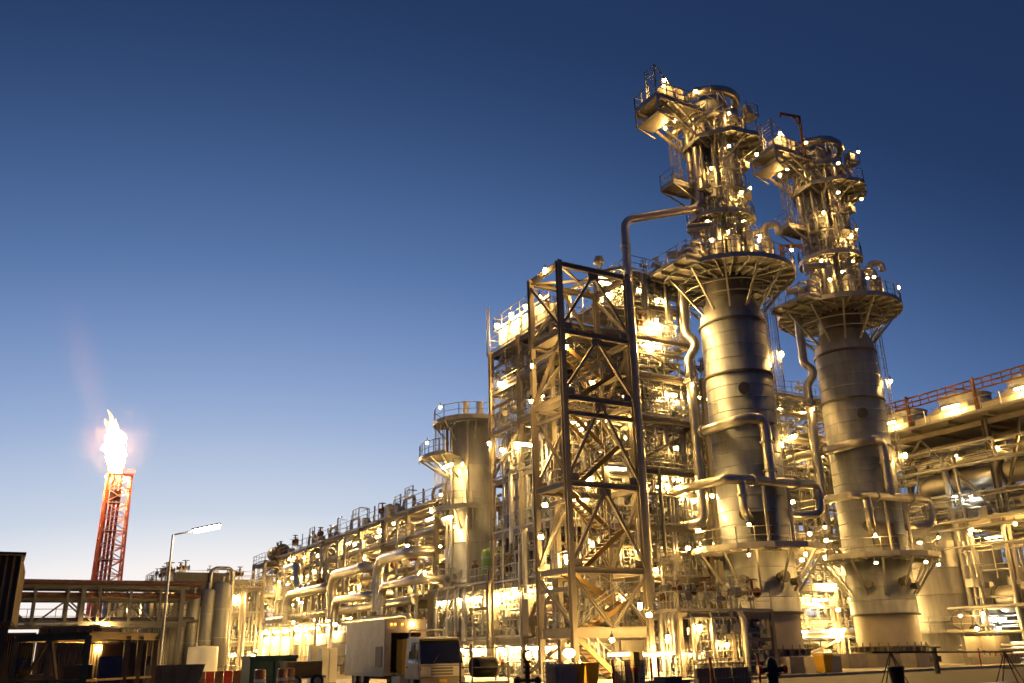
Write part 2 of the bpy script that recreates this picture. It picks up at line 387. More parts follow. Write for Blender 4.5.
    for y in (-1.3, 1.3):
        B().ib(P(-6.3, y, z-.22), P(-1.2, y, z-.22), .16, .3).build('deck_beam', 'galv', R)
        B().ib(P(-6.2, y, z-.4), P(-1.35, y*.8, z-3.1), .17).build('strut', 'galv', R)
        B().ib(P(-4.6, y, z-.4), P(-1.35, y*.8, z-2.2), .15).build('strut', 'galv', R)
        B().beam(P(-6.25, y, z-1.5), P(-6.25, y, z), .12).build('hanger', 'galv', R)
        B().beam(P(-6.25, y, z-1.5), P(-4.6, y, z-2.0), .1).build('strut', 'galv', R)
    for x in (-6.3, -5.0, -3.7, -2.4): B().beam(P(x, -1.3, z-.2), P(x, 1.3, z-.2), .1, .22).build('deck_beam', 'galv', R)
    B().box(P(-6.28, -1.28, z-1.55), P(-4.7, 1.28, z-1.48)).build('drip_pan', 'deck', R)
    B().rail([P(-2.2, -1.3, z), P(-6.3, -1.3, z), P(-6.3, 1.3, z), P(-2.2, 1.3, z)], 1.1, 1.0, .06).build('handrail', 'galv', R)
    g = B()
    for y in (-1.3, -.2): g.beam(P(-6.3, y, z), P(-6.3, y, z+2.5), .09)
    for k in range(5): g.beam(P(-6.3, -1.3, z+1.1+k*.34), P(-6.3, -.2, z+1.1+k*.34), .05)
    g.beam(P(-6.3, -1.3, z+2.5), P(-4.6, -1.3, z+.9), .08); g.build('gate_frame', 'galv', R)
    B().box(P(-5.2, -.9, z), P(-4.3, .2, z+1.35)).build('instrument_cabinet', 'white', R)
    B().box(P(-3.9, -.8, z), P(-3.2, .3, z+1.5)).build('instrument_cabinet', 'cream', R)
    # ring headers round the head
    ar = lambda r, z, a0, a1, n=14: [E_(a0+(a1-a0)*i/n, r, z) for i in range(n+1)]
    B().tube([P(-2.0, 3.2, 41.2)]+ar(2.15, 42.0, 165, 335)+[E_(345, 2.15, 41.3), E_(345, 2.15, 39.6), E_(345, 1.3, 39.4)], .36, 12, .25).build('header_pipe', 'pipe', R)
    B().tube([P(-2.3, 2.6, 39.8)]+ar(2.05, 39.9, 175, 320)+[E_(328, 2.1, 39.2), E_(328, 2.1, 36)], .34, 12, .25).build('header_pipe', 'pipe', R)
    B().tube([P(.2, -.2, 42.3), P(.2, -.2, 43.5), P(1.9, -.9, 43.5), P(1.9, -.9, 38.2)], .27, 12, .5).build('vent_pipe', 'pipe', R)
    B().beam(P(-.5, -.2, 42.2), P(-.25, -.2, 43.3), .3, .06).beam(P(.1, -.2, 42.2), P(-.25, -.2, 43.3), .12).build('lifting_lug', 'galv', R)
    B().box(P(2.2, -1.9, 40.9), P(3.4, -.8, 40.97)).build('deck', 'deck', R)
    B().beam(P(2.8, -1.3, 40.9), P(1.3, -.8, 39.4), .12).build('strut', 'galv', R)
    B().rail([P(2.2, -1.9, 40.95), P(3.4, -1.9, 40.95), P(3.4, -.8, 40.95)], 1.0, 1.0).build('handrail', 'galv', R)
    B().box(P(2.4, -1.7, 40.97), P(3.1, -1.1, 41.9)).build('instrument_cabinet', 'white', R)
    # risers beside the column
    for x, y, r, z0, z1, m in ((-1.75, .75, .33, 32.2, 40.2, 'pipe'), (-1.2, -1.25, .16, 27.2, 38.0, 'clad2'), (-.6, -1.62, .13, 27.2, 38.6, 'galv'), (.1, -1.62, .19, 27.2, 37.6, 'pipe'),
                               (.9, -1.45, .14, 27.2, 39.4, 'galv'), (1.5, -.95, .22, 27.2, 37.6, 'pipe'), (-1.75, -.55, .14, 27.2, 39.0, 'galv'), (1.75, -.2, .12, 27.2, 38, 'galv'), (-1.95, .1, .1, 27.2, 36, 'galv')):
        B().tube([P(x, y, z0), P(x, y, z1-.5), P(x*.6, y*.6, z1)], r, 10, r).build('riser', m, R)
    B().tube([P(3.1, -1.3, 27.0), P(3.1, -1.3, 31.6), P(4.0, -1.8, 31.6), P(4.0, -1.8, 30.9)], .27, 12, .42).build('vent_pipe', 'pipe', R)
    B().tube([P(3.8, -.6, 27.0), P(3.8, -.6, 29.4), P(3.2, .2, 29.4)], .2, 10, .3).build('vent_pipe', 'pipe', R)
    B().tube([P(-3.6, -.2, 30.4), P(-2.0, -1.5, 30.4), P(-2.0, -1.5, 27.2)], .3, 12, .45).build('vent_pipe', 'pipe', R)
    B().tube([P(-4.4, 1.2, 28.6), P(-2.6, -.6, 28.6), P(-2.0, -.2, 27.4)], .3, 12, .4).build('vent_pipe', 'pipe', R)
    B().ladder(P(-.95, -1.9, 0), 27.2, 37.9, (-.5, -.85, 0)).build('ladder', 'galv', R)
    B().ladder(P(2.35, -.7, 0), 27.2, 31.5, (.8, -.5, 0)).build('ladder', 'galv', R)
    B().ladder(P(2.45, -1.0, 0), 7.6, 27.1, (.85, -.5, 0)).build('ladder', 'galv', R)
    B().ladder(P(-2.35, 1.3, 0), 34.4, 40.4, (-.87, .49, 0)).build('ladder', 'galv', R)
    rr = random.Random(17); sb = B()
    for k in range(150):
        a = rr.uniform(130, 360); r = rr.uniform(1.4, 2.1); z = rr.uniform(27.3, 37); pts = [E_(a, r, z)]
        for j in range(rr.randint(2, 4)):
            m_ = rr.choice('arz')
            if m_ == 'a': a += rr.choice((-1, 1))*rr.uniform(12, 30)
            elif m_ == 'r': r = min(2.3, max(1.35, r+rr.uniform(-.5, .5)))
            else: z = min(38, max(27.2, z+rr.choice((-1, 1))*rr.uniform(.6, 3)))
            q = E_(a, r, z)
            if (q-pts[-1]).length > .25: pts.append(q)
        if len(pts) > 1: sb.tube(pts, rr.choice((.025, .035, .05, .07)), 6, .1)
        if k % 4 == 0: q = E_(rr.uniform(150, 350), rr.uniform(1.5, 2.3), rr.uniform(27.3, 37)); h = rr.uniform(.1, .25); sb.box(q-V((h, h, h)), q+V((h, h, h*1.3)))
        if k % 6 == 0: q = E_(rr.uniform(150, 350), rr.uniform(1.5, 2.2), rr.uniform(28, 37)); sb.cyl(q, q+V((.2, -.2, 0)), .2, 10)
    for k in range(60):      # tangle round the head
        a = rr.uniform(140, 370); r = rr.uniform(1.7, 2.7); z = rr.uniform(38, 42); q = E_(a, r, z); sb.tube([q, q+Z*rr.uniform(-.9, 1.2), E_(a+rr.uniform(-25, 25), r, z+rr.uniform(-.6, .9))], rr.choice((.03, .05, .08)), 6, .1)
    sb.build('small_bore_piping', 'galv', R)['kind'] = 'stuff'
    for a in range(150, 360, 30):
        for z in (29.0, 33.0, 35.8): B().beam(E_(a, 1.25, z), E_(a, 2.15, z), .1, .14).build('pipe_bracket', 'galv', R)
    for a, r, h, w_ in ((190, 3.4, 2.2, .4), (215, 3.0, 3.0, .32), (238, 3.4, 1.9, .45), (262, 3.0, 2.6, .35), (285, 3.5, 2.1, .38), (310, 3.2, 2.8, .3), (160, 3.2, 2.0, .35)):
        q = E_(a, r, 27.13); B().lathe(q, [(w_*.8, 0), (w_, .2), (w_, h-.3), (w_*.6, h-.08), (.01, h)], 14).build('surge_pot', 'clad2', R)
        B().tube([q+Z*h, q+Z*(h+.5), E_(a, 1.3, 27.13+h+.5)], .12, 8).build('pot_pipe', 'pipe', R)
    for a in (200, 250, 300): B().tube([E_(a, 2.6, 37.95), E_(a, 2.6, 39.6), E_(a+20, 1.6, 39.9)], .16, 8).build('pot_pipe', 'pipe', R)
    for a, b_ in ((185, 205), (255, 285), (300, 330)): B().rail([E_(a, 2.45, 33.6), E_(b_, 2.45, 33.6)]).build('handrail', 'galv', R); B().ring(c, 1.3, 2.45, 33.52, .06, 4, radians(a), radians(b_)).build('deck', 'deck', R)
    # piping on the lower shell
    pv = -2.75
    B().tube([P(-2.75, 9.5, 15.6), P(-2.75, -2.0, 15.6), P(-2.1, pv, 15.75), P(-.85, pv-.05, 15.75), P(-.85, pv-.05, 11.7)], .36, 14, .95).build('feed_pipe', 'pipe', R)
    B().tube([P(-4.7, 2.4, 11.55), P(-4.7, pv, 11.55), P(3.4, pv, 11.7), P(3.4, pv, 9.8), P(2.2, pv+.8, 9.7), P(1.4, -1.8, 9.7)], .3, 12, .5).build('header_pipe', 'pipe', R)
    B().tube([P(-3.4, pv, 11.55), P(-3.4, pv, 9.5), P(-2.0, -1.7, 9.3)], .28, 12, .5).build('drop_pipe', 'pipe', R)
    B().tube([P(-1.6, pv, 11.3), P(-1.6, pv, 7.6)], .1, 8).build('drop_pipe', 'galv', R)
    B().tube([P(.6, pv, 11.3), P(.6, pv, 7.6)], .12, 8).build('drop_pipe', 'galv', R)
    for p_, q_, r_ in ((P(-.85, pv-.05, 14.2), Z, .46), (P(-.85, pv-.05, 12.3), Z, .46), (P(3.4, pv, 10.8), Z, .4), (P(-3.4, pv, 10.6), Z, .38), (P(1.4, pv, 11.66), V((1, 0, 0)), .4), (P(-2.4, pv, 11.58), V((1, 0, 0)), .4), (P(-2.75, 1.0, 15.6), V((0, 1, 0)), .46)):
        B().cyl(p_-q_*.08, p_-q_*.01, r_, 14).cyl(p_+q_*.01, p_+q_*.08, r_, 14).build('flange', 'galv', R)
    # downcomer at the left side of the shell
    B().tube([P(-3.0, 1.6, 26.6), P(-3.0, 1.6, 22.8), P(-2.6, .9, 22.0), P(-3.0, 1.6, 21.0), P(-3.0, 1.6, 12), P(-3.0, 1.6, 9.4), P(-4.6, 3.2, 9.2)], .33, 12, .6).build('downcomer', 'pipe', R)
    B().cyl(P(-3.0, 1.6, 19.2), P(-3.0, 1.6, 19.6), .52, 12).cyl(P(-3.35, 1.2, 19.4), P(-3.9, .8, 19.4), .2, 10).build('valve', 'clad2', R)
    B().tube([P(2.9, 1.2, 26.8), P(2.9, 1.2, 9)], .16, 10).build('downcomer', 'pipe', R)
    return R
T1 = (43.2, 44.2); T2 = (56.3, 45.5)
t1 = tower(*T1, 'tall aluminium clad process column beside the open stair tower')
t2 = copy_tree(t1); t2.location = (*T2, 0); t2['label'] = 'tall aluminium clad process column beside the domed vessel, with orange davit arm on top'
# davits
def davit(p, h, dv, L, root):
    p = V(p); q = p+Z*h; e = q+V(dv).normalized()*L
    B().cyl(p, q, .13, 8).beam(q-Z*.1, e-Z*.1, .16, .2).beam(q-Z*.9, q+V(dv).normalized()*.75-Z*.15, .1).cyl(e-Z*.2, e-Z*.5, .06, 6).build('davit', 'orange', root)
davit((T2[0]-2.9, T2[1]-1.4, 40.2), 3.9, (-1, .2, 0), 1.9, t2)
davit((T1[0]+4.3, T1[1]-1.5, 27.2), 2.9, (.9, -.6, 0), 1.6, t1)
# overhead line from the first column down to the ground
R = thing('overhead_pipe', 'long silver pipe dropping from the column beside the stair tower to the ground', 'pipe', (35.4, 45.9, 0))
B().tube([(T1[0]-1.9, T1[1]-.2, 37.5), (T1[0]-2.2, T1[1]-.3, 32.3), (35.4, 45.9, 30.9), (35.4, 45.9, .2)], .31, 14, .9).build('run', 'pipe', R)
for z in (28.8, 24, 17.5, 11, 4.5): B().cyl((35.4, 45.9, z), (35.4, 45.9, z+.1), .38, 14).build('flange', 'galv', R)
B().cyl((35.4, 45.9, 0), (35.4, 45.9, .25), .6, 12).build('support_foot', 'conc', R)

# lamps on the columns
for k, (cx, cy) in enumerate((T1, T2)):
    wh = ('on the column beside the stair tower', 'on the column beside the domed vessel')[k]
    for x, y, z, kk in ((-3.3, -2.9, 8.75, 'lampd'), (2.7, -3.5, 8.75, 'lampd'), (4.4, -.6, 8.75, 'lamp'), (-4.4, .6, 8.75, 'lamp'), (-3.3, -2.6, 6.9, 'lampd'), (3.0, -2.9, 6.9, 'lampd'), (0, -4.1, 6.9, 'lampd'),
                        (2.9, -1.6, 21.2, 'lamp'), (3.0, -1.7, 15.2, 'lamp'), (-3.5, .9, 18.8, 'lampd'), 
                        (-1.0, -4.6, 28.3, 'lampd'), (2.6, -4.0, 28.3, 'lampd'), (-3.6, -2.6, 28.3, 'lampd'), (4.0, -2.4, 28.3, 'lampd'), (.3, -2.0, 30.9, 'lampd'), (-2.2, -.9, 30.9, 'lampd'), (1.7, -1.7, 34.2, 'lampd'), (-.6, -2.3, 36.9, 'lampd'), (2.2, -2.3, 36.9, 'lampd'), (-3.6, 0, 39.5, 'lampd'),
                        (-2.4, -1.3, 41.7, 'lampd'), (2.7, -1.9, 39.2, 'lampd'), (-.9, -3.0, 39.2, 'lampd'), (-5.4, -1.3, 41.7, 'lampd'), (-1.9, -1.6, 35.0, 'lampd'), (-.2, -2.6, 32.9, 'lampd'), (-1.5, -2.2, 29.6, 'lampd'), (1.4, -2.2, 29.6, 'lampd'), (-4.6, 0, 38.6, 'lampd'), (3.4, -1.9, 42.1, 'lampd'), (4.85, -.9, 28.3, 'lampd')):
        if k == 0 and (x, z) in ((3.4, 42.1), (4.85, 28.3)): continue
        lv = 'under the lower platform' if z < 7.5 else 'on the lower platform' if z < 10 else 'beside the ladder' if z < 25 else 'on the wide ring platform' if z < 28.5 else 'on the upper shaft' if z < 37.5 else 'at the crown'
        globe((cx+x, cy+y, z), lv+wh.replace('on the', ' of the', 1), kk)

# ------------------------------------------------------------------ open stair tower
def stairtower():
    u0, u1, v0, v1 = 27.1, 32.2, 42.0, 45.5; zs = [2.5, 5.8, 10.6, 15.7, 19.8, 24.2]
    R = thing('stair_tower', 'open grey steel stair tower with chevron bracing in front of the process module', 'stair tower', (u0, v0, 0))
    for u, v in ((u0, v0), (u1, v0), (u0, v1), (u1, v1)):
        B().ib((u, v, 0), (u, v, zs[-1]+.25), .32, .32, .045).build('column', 'steel', R)
        B().box((u-.45, v-.45, 0), (u+.45, v+.45, .35)).build('footing', 'conc', R)
    for i, z in enumerate(zs):
        dz = .34 if i else .55
        for v in (v0, v1): B().ib((u0+.24, v, z), (u1-.24, v, z), .26, dz).build('beam', 'steel', R)
        for u in (u0, u1): B().ib((u, v0+.24, z), (u, v1-.24, z), .26, dz).build('beam', 'steel', R)
        if i in (1, 2, 3, 4):
            for u in (u0,): B().ib((u, v0+.24, z-1.0), (u, v1-.24, z-1.0), .2, .24).build('beam', 'steel', R)
        if i in (3,): B().ib((u0+.24, v0, z-.95), (u1-.24, v0, z-.95), .22, .28).build('beam', 'steel', R)
    um = (u0+u1)/2
    for i, (za, zb) in enumerate(zip(zs[:-1], zs[1:])):
        for v in (v0, v1):
            if i == 0:
                for u in (u0, u1): B().ib((u, v, zb-.25), (um, v, za+.25), .17).build('brace', 'steel', R)
            else:
                for u in (u0, u1): B().ib((um, v, zb-.25), (u, v, za+.3), .17).build('brace', 'steel', R)
        for u in (u0, u1):
            a, b = ((v0, v1) if i % 2 else (v1, v0))
            B().ib((u, a, zb-.25), (u, b, za+.25), .17).build('brace', 'steel', R)
    for i, z in enumerate(zs):
        for v in (v0, v1):
            B().box((um-.4, v-.016, z-.62), (um+.4, v+.016, z-.18)).build('gusset_plate', 'steel', R) if i > 1 else None
            for u, sg in ((u0, 1), (u1, -1)): B().box((min(u+sg*.2, u+sg*.75), v-.016, z+.17), (max(u+sg*.2, u+sg*.75), v+.016, z+.6)).build('gusset_plate', 'steel', R) if 0 < i < 5 else None
    # roof cross bracing
    B().beam((u0, v0, zs[-1]), (u1, v1, zs[-1]), .15).build('brace', 'steel', R); B().beam((u1, v0, zs[-1]-.02), (u0, v1, zs[-1]-.02), .14).build('brace', 'steel', R)
    # flights and landings: two flights per storey
    fl = [.0]+zs[:-1]
    for i, (za, zb) in enumerate(zip(fl[:-1], fl[1:])):
        zm = (za+zb)/2; k = 2 if zb-za > 3 else 1
        legs = [(u0+1.0, u1-1.0, za, zm, v0+.55), (u1-1.0, u0+1.0, zm, zb, v0+1.75)] if k == 2 else [(u1-1.0, u0+1.0, za, zb, v0+1.75)]
        for (ua, ub, a, b, v) in legs:
            S = B(); S.beam((ua, v, a), (ub, v, b), .06, .28); S.beam((ua, v+.9, a), (ub, v+.9, b), .06, .28); S.build('stringer', 'olive', R)
            T = B(); n = max(5, int((b-a)/.2))
            for j in range(n):
                f = (j+.5)/n; x = ua+(ub-ua)*f; T.box((x-.14, v+.04, a+(b-a)*f-.02), (x+.14, v+.86, a+(b-a)*f+.02))
            T.build('tread_flight', 'deck', R)
            H = B()
            for vv in (v, v+.9):
                H.beam((ua, vv, a+1.0), (ub, vv, b+1.0), .05)
                for j in range(4): f = j/3; x = ua+(ub-ua)*f; H.beam((x, vv, a+(b-a)*f), (x, vv, a+(b-a)*f+1.0), .045)
            H.build('handrail', 'galv', R)
        if k == 2: B().box((u1-1.0, v0+.4, zm-.05), (u1-.1, v0+2.8, zm)).build('landing', 'deck', R)
        B().box((u0+.25, v0+.4, zb-.05), (u0+1.0, v1-.3, zb)).build('landing', 'deck', R)
        B().rail([(u0+.3, v0+.35, zb), (u0+.3, v1-.3, zb)], 1.1).build('handrail', 'galv', R)
    wh = 'on the open stair tower'
    for x, y, kk in ((545, 271, 'lamp'), (560, 280, 'lamp'), (566, 347, 'lamp'), (568, 384, 'lamp'), (592, 383, 'lamp'), (545, 505, 'lamp'), (541, 537, 'lamp'), (567, 559, 'lampb'), (531, 402, 'lampd'), (532, 366, 'lampd')):
        globe(at_v(x, y, v0+1.5), wh, kk)
    for x, y in ((640, 419), (634, 418), (637, 551), (646, 551), (650, 568), (583, 562), (640, 485)): globe(at_v(x, y, v1+.3), wh, 'lamp')
    for x, y, ax in ((576, 424, 'u'), (616, 469, 'u'), (578, 500, 'u')): tubel(at_v(x, y, v1-.2), ax, wh)
    return R
stairtower()

# ------------------------------------------------------------------ process modules
_cache = {}
def valve_mesh(r):
    b = B(); b.cyl((-r*2.2, 0, 0), (r*2.2, 0, 0), r, 8)
    for x in (-r*2.2, r*2.2): b.cyl((x-.03, 0, 0), (x+.03, 0, 0), r*1.7, 10)
    b.cyl((0, 0, 0), (0, 0, r*4.2), r*.5, 6); b.ball((0, 0, 0), r*1.35, 8, 5)
    for i in range(10):
        a0 = 2*pi*i/10; a1 = 2*pi*(i+1)/10; b.beam((r*1.9*cos(a0), r*1.9*sin(a0), r*4.2), (r*1.9*cos(a1), r*1.9*sin(a1), r*4.2), r*.22)
    b.beam((-r*1.9, 0, r*4.2), (r*1.9, 0, r*4.2), r*.2); b.beam((0, -r*1.9, r*4.2), (0, r*1.9, r*4.2), r*.2)
    return b
def put_valve(p, r, rz, root, m='galv'):
    key = ('v', round(r, 2), m)
    if key not in _cache: _cache[key] = valve_mesh(round(r, 2)).mesh('valve', m)
    o = bpy.data.objects.new('valve', _cache[key]); col.objects.link(o); o.parent = root; o.location = V(p)-root_org(root); o.rotation_euler = (0, 0, rz)
def hdrum(p, L, r, ax, label, m, cat='drum', group=None, sub='saddle'):
    p = V(p); R = thing('horizontal_drum', label, cat, p, group)
    prof = [(.01, -L/2-r*.5), (r*.5, -L/2-r*.43), (r*.86, -L/2-r*.22), (r, -L/2), (r, L/2), (r*.86, L/2+r*.22), (r*.5, L/2+r*.43), (.01, L/2+r*.5)]
    ctr = p+Z*(r+.35); d = V((1, 0, 0)) if ax == 'u' else V((0, 1, 0)); sd = d.cross(Z)
    sh = B().lathe(ctr, prof, 24, axis=ax).build('shell', m, R)
    for k in (-.3, .3): B().beam(ctr+d*L*k-Z*(r+.35), ctr+d*L*k-Z*r*.55, r*1.3, .18, d).build('saddle', 'steel', R)
    for k in (-.42, 0, .42): B().lathe(ctr+d*L*k, [(r+.005, -.05), (r+.03, -.05), (r+.03, .05), (r+.005, .05)], 24, axis=ax).build('band', 'galv', sh)
    for k in (-.2, .15): B().cyl(ctr+d*L*k+Z*r*.9, ctr+d*L*k+Z*(r+.4), .14, 8).cyl(ctr+d*L*k+Z*(r+.4), ctr+d*L*k+Z*(r+.48), .22, 8).build('nozzle', 'galv', sh)
    return R
def vdrum(p, h, r, label, m, group=None, legs=True):
    p = V(p); R = thing('vertical_drum', label, 'drum', p, group); z0 = .7 if legs else .05
    B().lathe(p, [(.01, z0), (r*.6, z0+r*.08), (r, z0+r*.35), (r, h-r*.4), (r*.8, h-r*.16), (r*.4, h-.03), (.01, h)], 24).build('shell', m, R)
    if legs:
        for a in range(4): e = V((cos(a*pi/2+.7), sin(a*pi/2+.7), 0))*r*.93; B().beam(p+e, p+e+Z*(z0+r*.6), .12).build('leg', 'steel', R)
    for f in (.4, .7): B().ring(p, r, r+.04, h*f, .09, 24).build('band', 'galv', R)
    B().cyl(p+Z*(h-.05), p+Z*(h+.4), .12, 8).cyl(p+Z*(h+.4), p+Z*(h+.47), .2, 8).build('nozzle', 'galv', R)
    return R
def cabinet(p, s, label, m, group=None):
    p = V(p); R = thing('electrical_cabinet', label, 'cabinet', p, group); a, b_, h = s
    B().box(p+V((-a/2, -b_/2, .1)), p+V((a/2, b_/2, h))).build('body', m, R)
    n = max(2, round(a/.6))
    for i in range(n): B().box(p+V((-a/2+a*i/n+.03, -b_/2-.025, .2)), p+V((-a/2+a*(i+1)/n-.03, -b_/2-.003, h-.1))).build('door', m, R)
    B().box(p+V((-a/2, -b_/2, 0)), p+V((a/2, b_/2, .097))).build('base', 'dark', R)
    return R
def rpipe(rng, us, vs, z0, z1, r):
    """a run with square turns inside a bay block"""
    u = rng.uniform(*us); v = rng.uniform(*vs); z = rng.uniform(z0, z1); pts = [V((u, v, z))]; ax = rng.choice('uvz')
    for _ in range(rng.randint(2, 4)):
        p = pts[-1].copy()
        if ax == 'u': p.x = rng.uniform(*us)
        elif ax == 'v': p.y = rng.uniform(*vs)
        else: p.z = min(z1, max(z0, p.z+rng.choice((-1, 1))*rng.uniform(1.2, 4)))
        if (p-pts[-1]).length > r*7: pts.append(p)
        ax = rng.choice([a for a in 'uvz' if a != ax])
    return pts if len(pts) > 1 else None
def frame(name, label, us, vs, zs, seed, npipe=60, deckp=.8, colw=.34, railtop=True, bracep=.4, cat='structure', mats=('steel', 'galv'), valves=20, trays=True, equip=True, where='in the process module', small=220, lampd=.5, lampk=('lamp', 'tube'), risers=14, jo=6, zbase=0):
    rng = random.Random(seed); R = thing(name, label, cat, (us[0], vs[0], zbase)); ms, mg = mats
    ordn = ('lowest', 'second', 'third', 'fourth', 'fifth', 'sixth', 'seventh')
    zt = zs[-1]
    for u in us:
        for v in vs: B().ib((u, v, zbase), (u, v, zt+.15), colw, colw, .035).build('column', ms, R)
    for z in zs:
        for v in vs: B().ib((us[0]+.1, v, z-.2), (us[-1]-.1, v, z-.2), .2, .36).build('beam', ms, R)
        for u in us:
            for a, b in zip(vs[:-1], vs[1:]): B().ib((u, a+.2, z-.21), (u, b-.2, z-.21), .2, .34).build('beam', ms, R)
        for i, (a, b) in enumerate(zip(us[:-1], us[1:])):
            for j, (c, d) in enumerate(zip(vs[:-1], vs[1:])):
                if rng.random() < deckp:
                    dk = B().box((a+.12, c+.12, z), (b-.12, d-.12, z+.04)).build('deck', 'deck', R)
                    jb = B()
                    for k in range(1, jo): x = a+(b-a)*k/jo; jb.beam((x, c+.15, z-.1), (x, d-.15, z-.1), .09, .19)
                    jb.build('joist_frame', mg, dk)
        hr = z+.04
        for pts in ([(us[0], vs[0]-.1), (us[-1], vs[0]-.1)], [(us[0]-.1, vs[0]), (us[0]-.1, vs[-1])]):
            B().rail([(x, y, hr) for x, y in pts]).build('handrail', mg, R)
        if z == zt and railtop:
            for pts in ([(us[-1]+.1, vs[0]), (us[-1]+.1, vs[-1])], [(us[0], vs[-1]+.1), (us[-1], vs[-1]+.1)]): B().rail([(x, y, hr) for x, y in pts]).build('handrail', mg, R)
    for za, zb in zip([zbase]+zs[:-1], zs):
        for i, (a, b) in enumerate(zip(us[:-1], us[1:])):
            for v in (vs[0], vs[-1]):
                if rng.random() < bracep:
                    p, q = ((a, b) if rng.random() < .5 else (b, a)); B().ib((p, v, za+.2), (q, v, zb-.4), .17).build('brace', ms, R)
        for i, (a, b) in enumerate(zip(vs[:-1], vs[1:])):
            for u in (us[0], us[-1]):
                if rng.random() < bracep:
                    p, q = ((a, b) if rng.random() < .5 else (b, a)); B().ib((u, p, za+.2), (u, q, zb-.4), .17).build('brace', ms, R)
    for za, zb in zip([zbase]+zs[:-1], zs):
        zm = (za+zb)/2+.2
        if zb-za < 2.6: continue
        for i, (a, b) in enumerate(zip(us[:-1], us[1:])):
            if rng.random() < .55: B().ib((a+.17, vs[0], zm), (b-.17, vs[0], zm), .14, .2).build('girt', ms, R)
            if rng.random() < .3:
                x = a+rng.uniform(.6, 2.2); dk = B().box((x, vs[0]+.2, zm+.1), (x+2.2, vs[0]+1.5, zm+.15)).build('landing', 'deck', R); B().rail([(x, vs[0]+.2, zm+.15), (x+2.2, vs[0]+.2, zm+.15)]).build('handrail', mg, dk)
                B().ladder((x+.4, vs[0]+.1, 0), za+.05, zm+1.1, (0, -1, 0), False).build('ladder', mg, R)
        for i, (a, b) in enumerate(zip(vs[:-1], vs[1:])):
            if rng.random() < .55: B().ib((us[0], a+.17, zm), (us[0], b-.17, zm), .14, .2).build('girt', ms, R)
    U = (us[0]+.4, us[-1]-.4); W = (vs[0]+.3, vs[-1]-.3)
    for i in range(npipe):
        z = rng.choice(zs); r = rng.choice((.06, .08, .1, .12, .16, .2, .28))
        p = rpipe(rng, U, W, max(zbase+.4, z-3.2), z-.5, r)
        if p: B().tube(p, r, 8 if r < .15 else 10).build('pipe', rng.choice(('pipe', 'pipe', 'clad2', 'galv', 'cream')), R)
    for z in zs:       # long runs under each deck
        for k in range(3):
            v = rng.uniform(W[0], W[0]+(W[1]-W[0])*.6); r = rng.choice((.1, .15, .22)); d = rng.uniform(.55, .9)
            B().tube([(U[0], v, z-d), (U[1], v, z-d)], r, 8).build('pipe', rng.choice(('pipe', 'clad2')), R)
            u = rng.uniform(U[0], U[0]+(U[1]-U[0])*.7); B().tube([(u, W[0], z-d-.3), (u, W[1], z-d-.3)], r, 8).build('pipe', rng.choice(('pipe', 'galv')), R)
        if trays:
            v = vs[0]+.35; B().box((U[0], v, z-.75), (U[1], v+.45, z-.65)).build('cable_tray', 'galv', R)
    for k in range(risers):
        u = rng.uniform(*U); v = vs[0]+rng.uniform(-.25, .6); a = zbase+rng.uniform(0, (zt-zbase)*.5); b = min(zt, a+rng.uniform(4, 12)); r = rng.choice((.05, .07, .1, .14, .2))
        B().tube([(u, v, a), (u, v, b), (u, v+1.5, b)] , r, 8).build('riser', rng.choice(('pipe', 'galv', 'clad2')), R)
        v = rng.uniform(*W); u = us[0]+rng.uniform(-.2, .6); b = min(zt, a+rng.uniform(4, 10))
        B().tube([(u, v, a), (u, v, b), (u+1.5, v, b)], r, 8).build('riser', rng.choice(('pipe', 'galv', 'clad2')), R)
    for k in range(valves):
        z = rng.choice([zbase]+zs); side = rng.random() < .5
        p = (rng.uniform(*U), vs[0]+rng.uniform(.2, 1.2), z+rng.uniform(.8, 1.5)) if side else (us[0]+rng.uniform(.2, 1.2), rng.uniform(*W), z+rng.uniform(.8, 1.5))
        put_valve(p, rng.choice((.1, .14, .18)), 0 if side else pi/2, R, rng.choice(('galv', 'clad2', 'cream', 'rust')))
        B().cyl((p[0], p[1], z+.05), p, .06, 6).build('pipe_stand', 'galv', R)
    if small:
        sb = B(); zz = [zbase]+zs
        for k in range(small):
            li = rng.randrange(len(zs)); za, zb = zz[li], zz[li+1]; front = rng.random()
            Us, Ws = (U, (vs[0]-.15, vs[0]+1.3)) if front < .45 else (((us[0]-.15, us[0]+1.3), W) if front < .8 else (U, W))
            p = rpipe(rng, Us, Ws, za+.15, max(za+.6, zb-.3), .03)
            if p: sb.tube(p, rng.choice((.022, .03, .04, .05)), 5, .09)
            if k % 3 == 0: x = V((rng.uniform(*Us), rng.uniform(*Ws), rng.uniform(za+.4, zb-.6))); h_ = rng.uniform(.08, .25); sb.box(x-V((h_, h_*.6, h_)), x+V((h_, h_*.6, h_)))
            if k % 5 == 0: x = V((rng.uniform(*Us), rng.uniform(*Ws), rng.uniform(za+.4, zb-.6))); sb.cyl(x, x+V(((.0, .3, 0), (.3, 0, 0))[k % 2]), rng.uniform(.1, .2), 10)
        sb.build('small_bore_piping', 'galv', R)['kind'] = 'stuff'
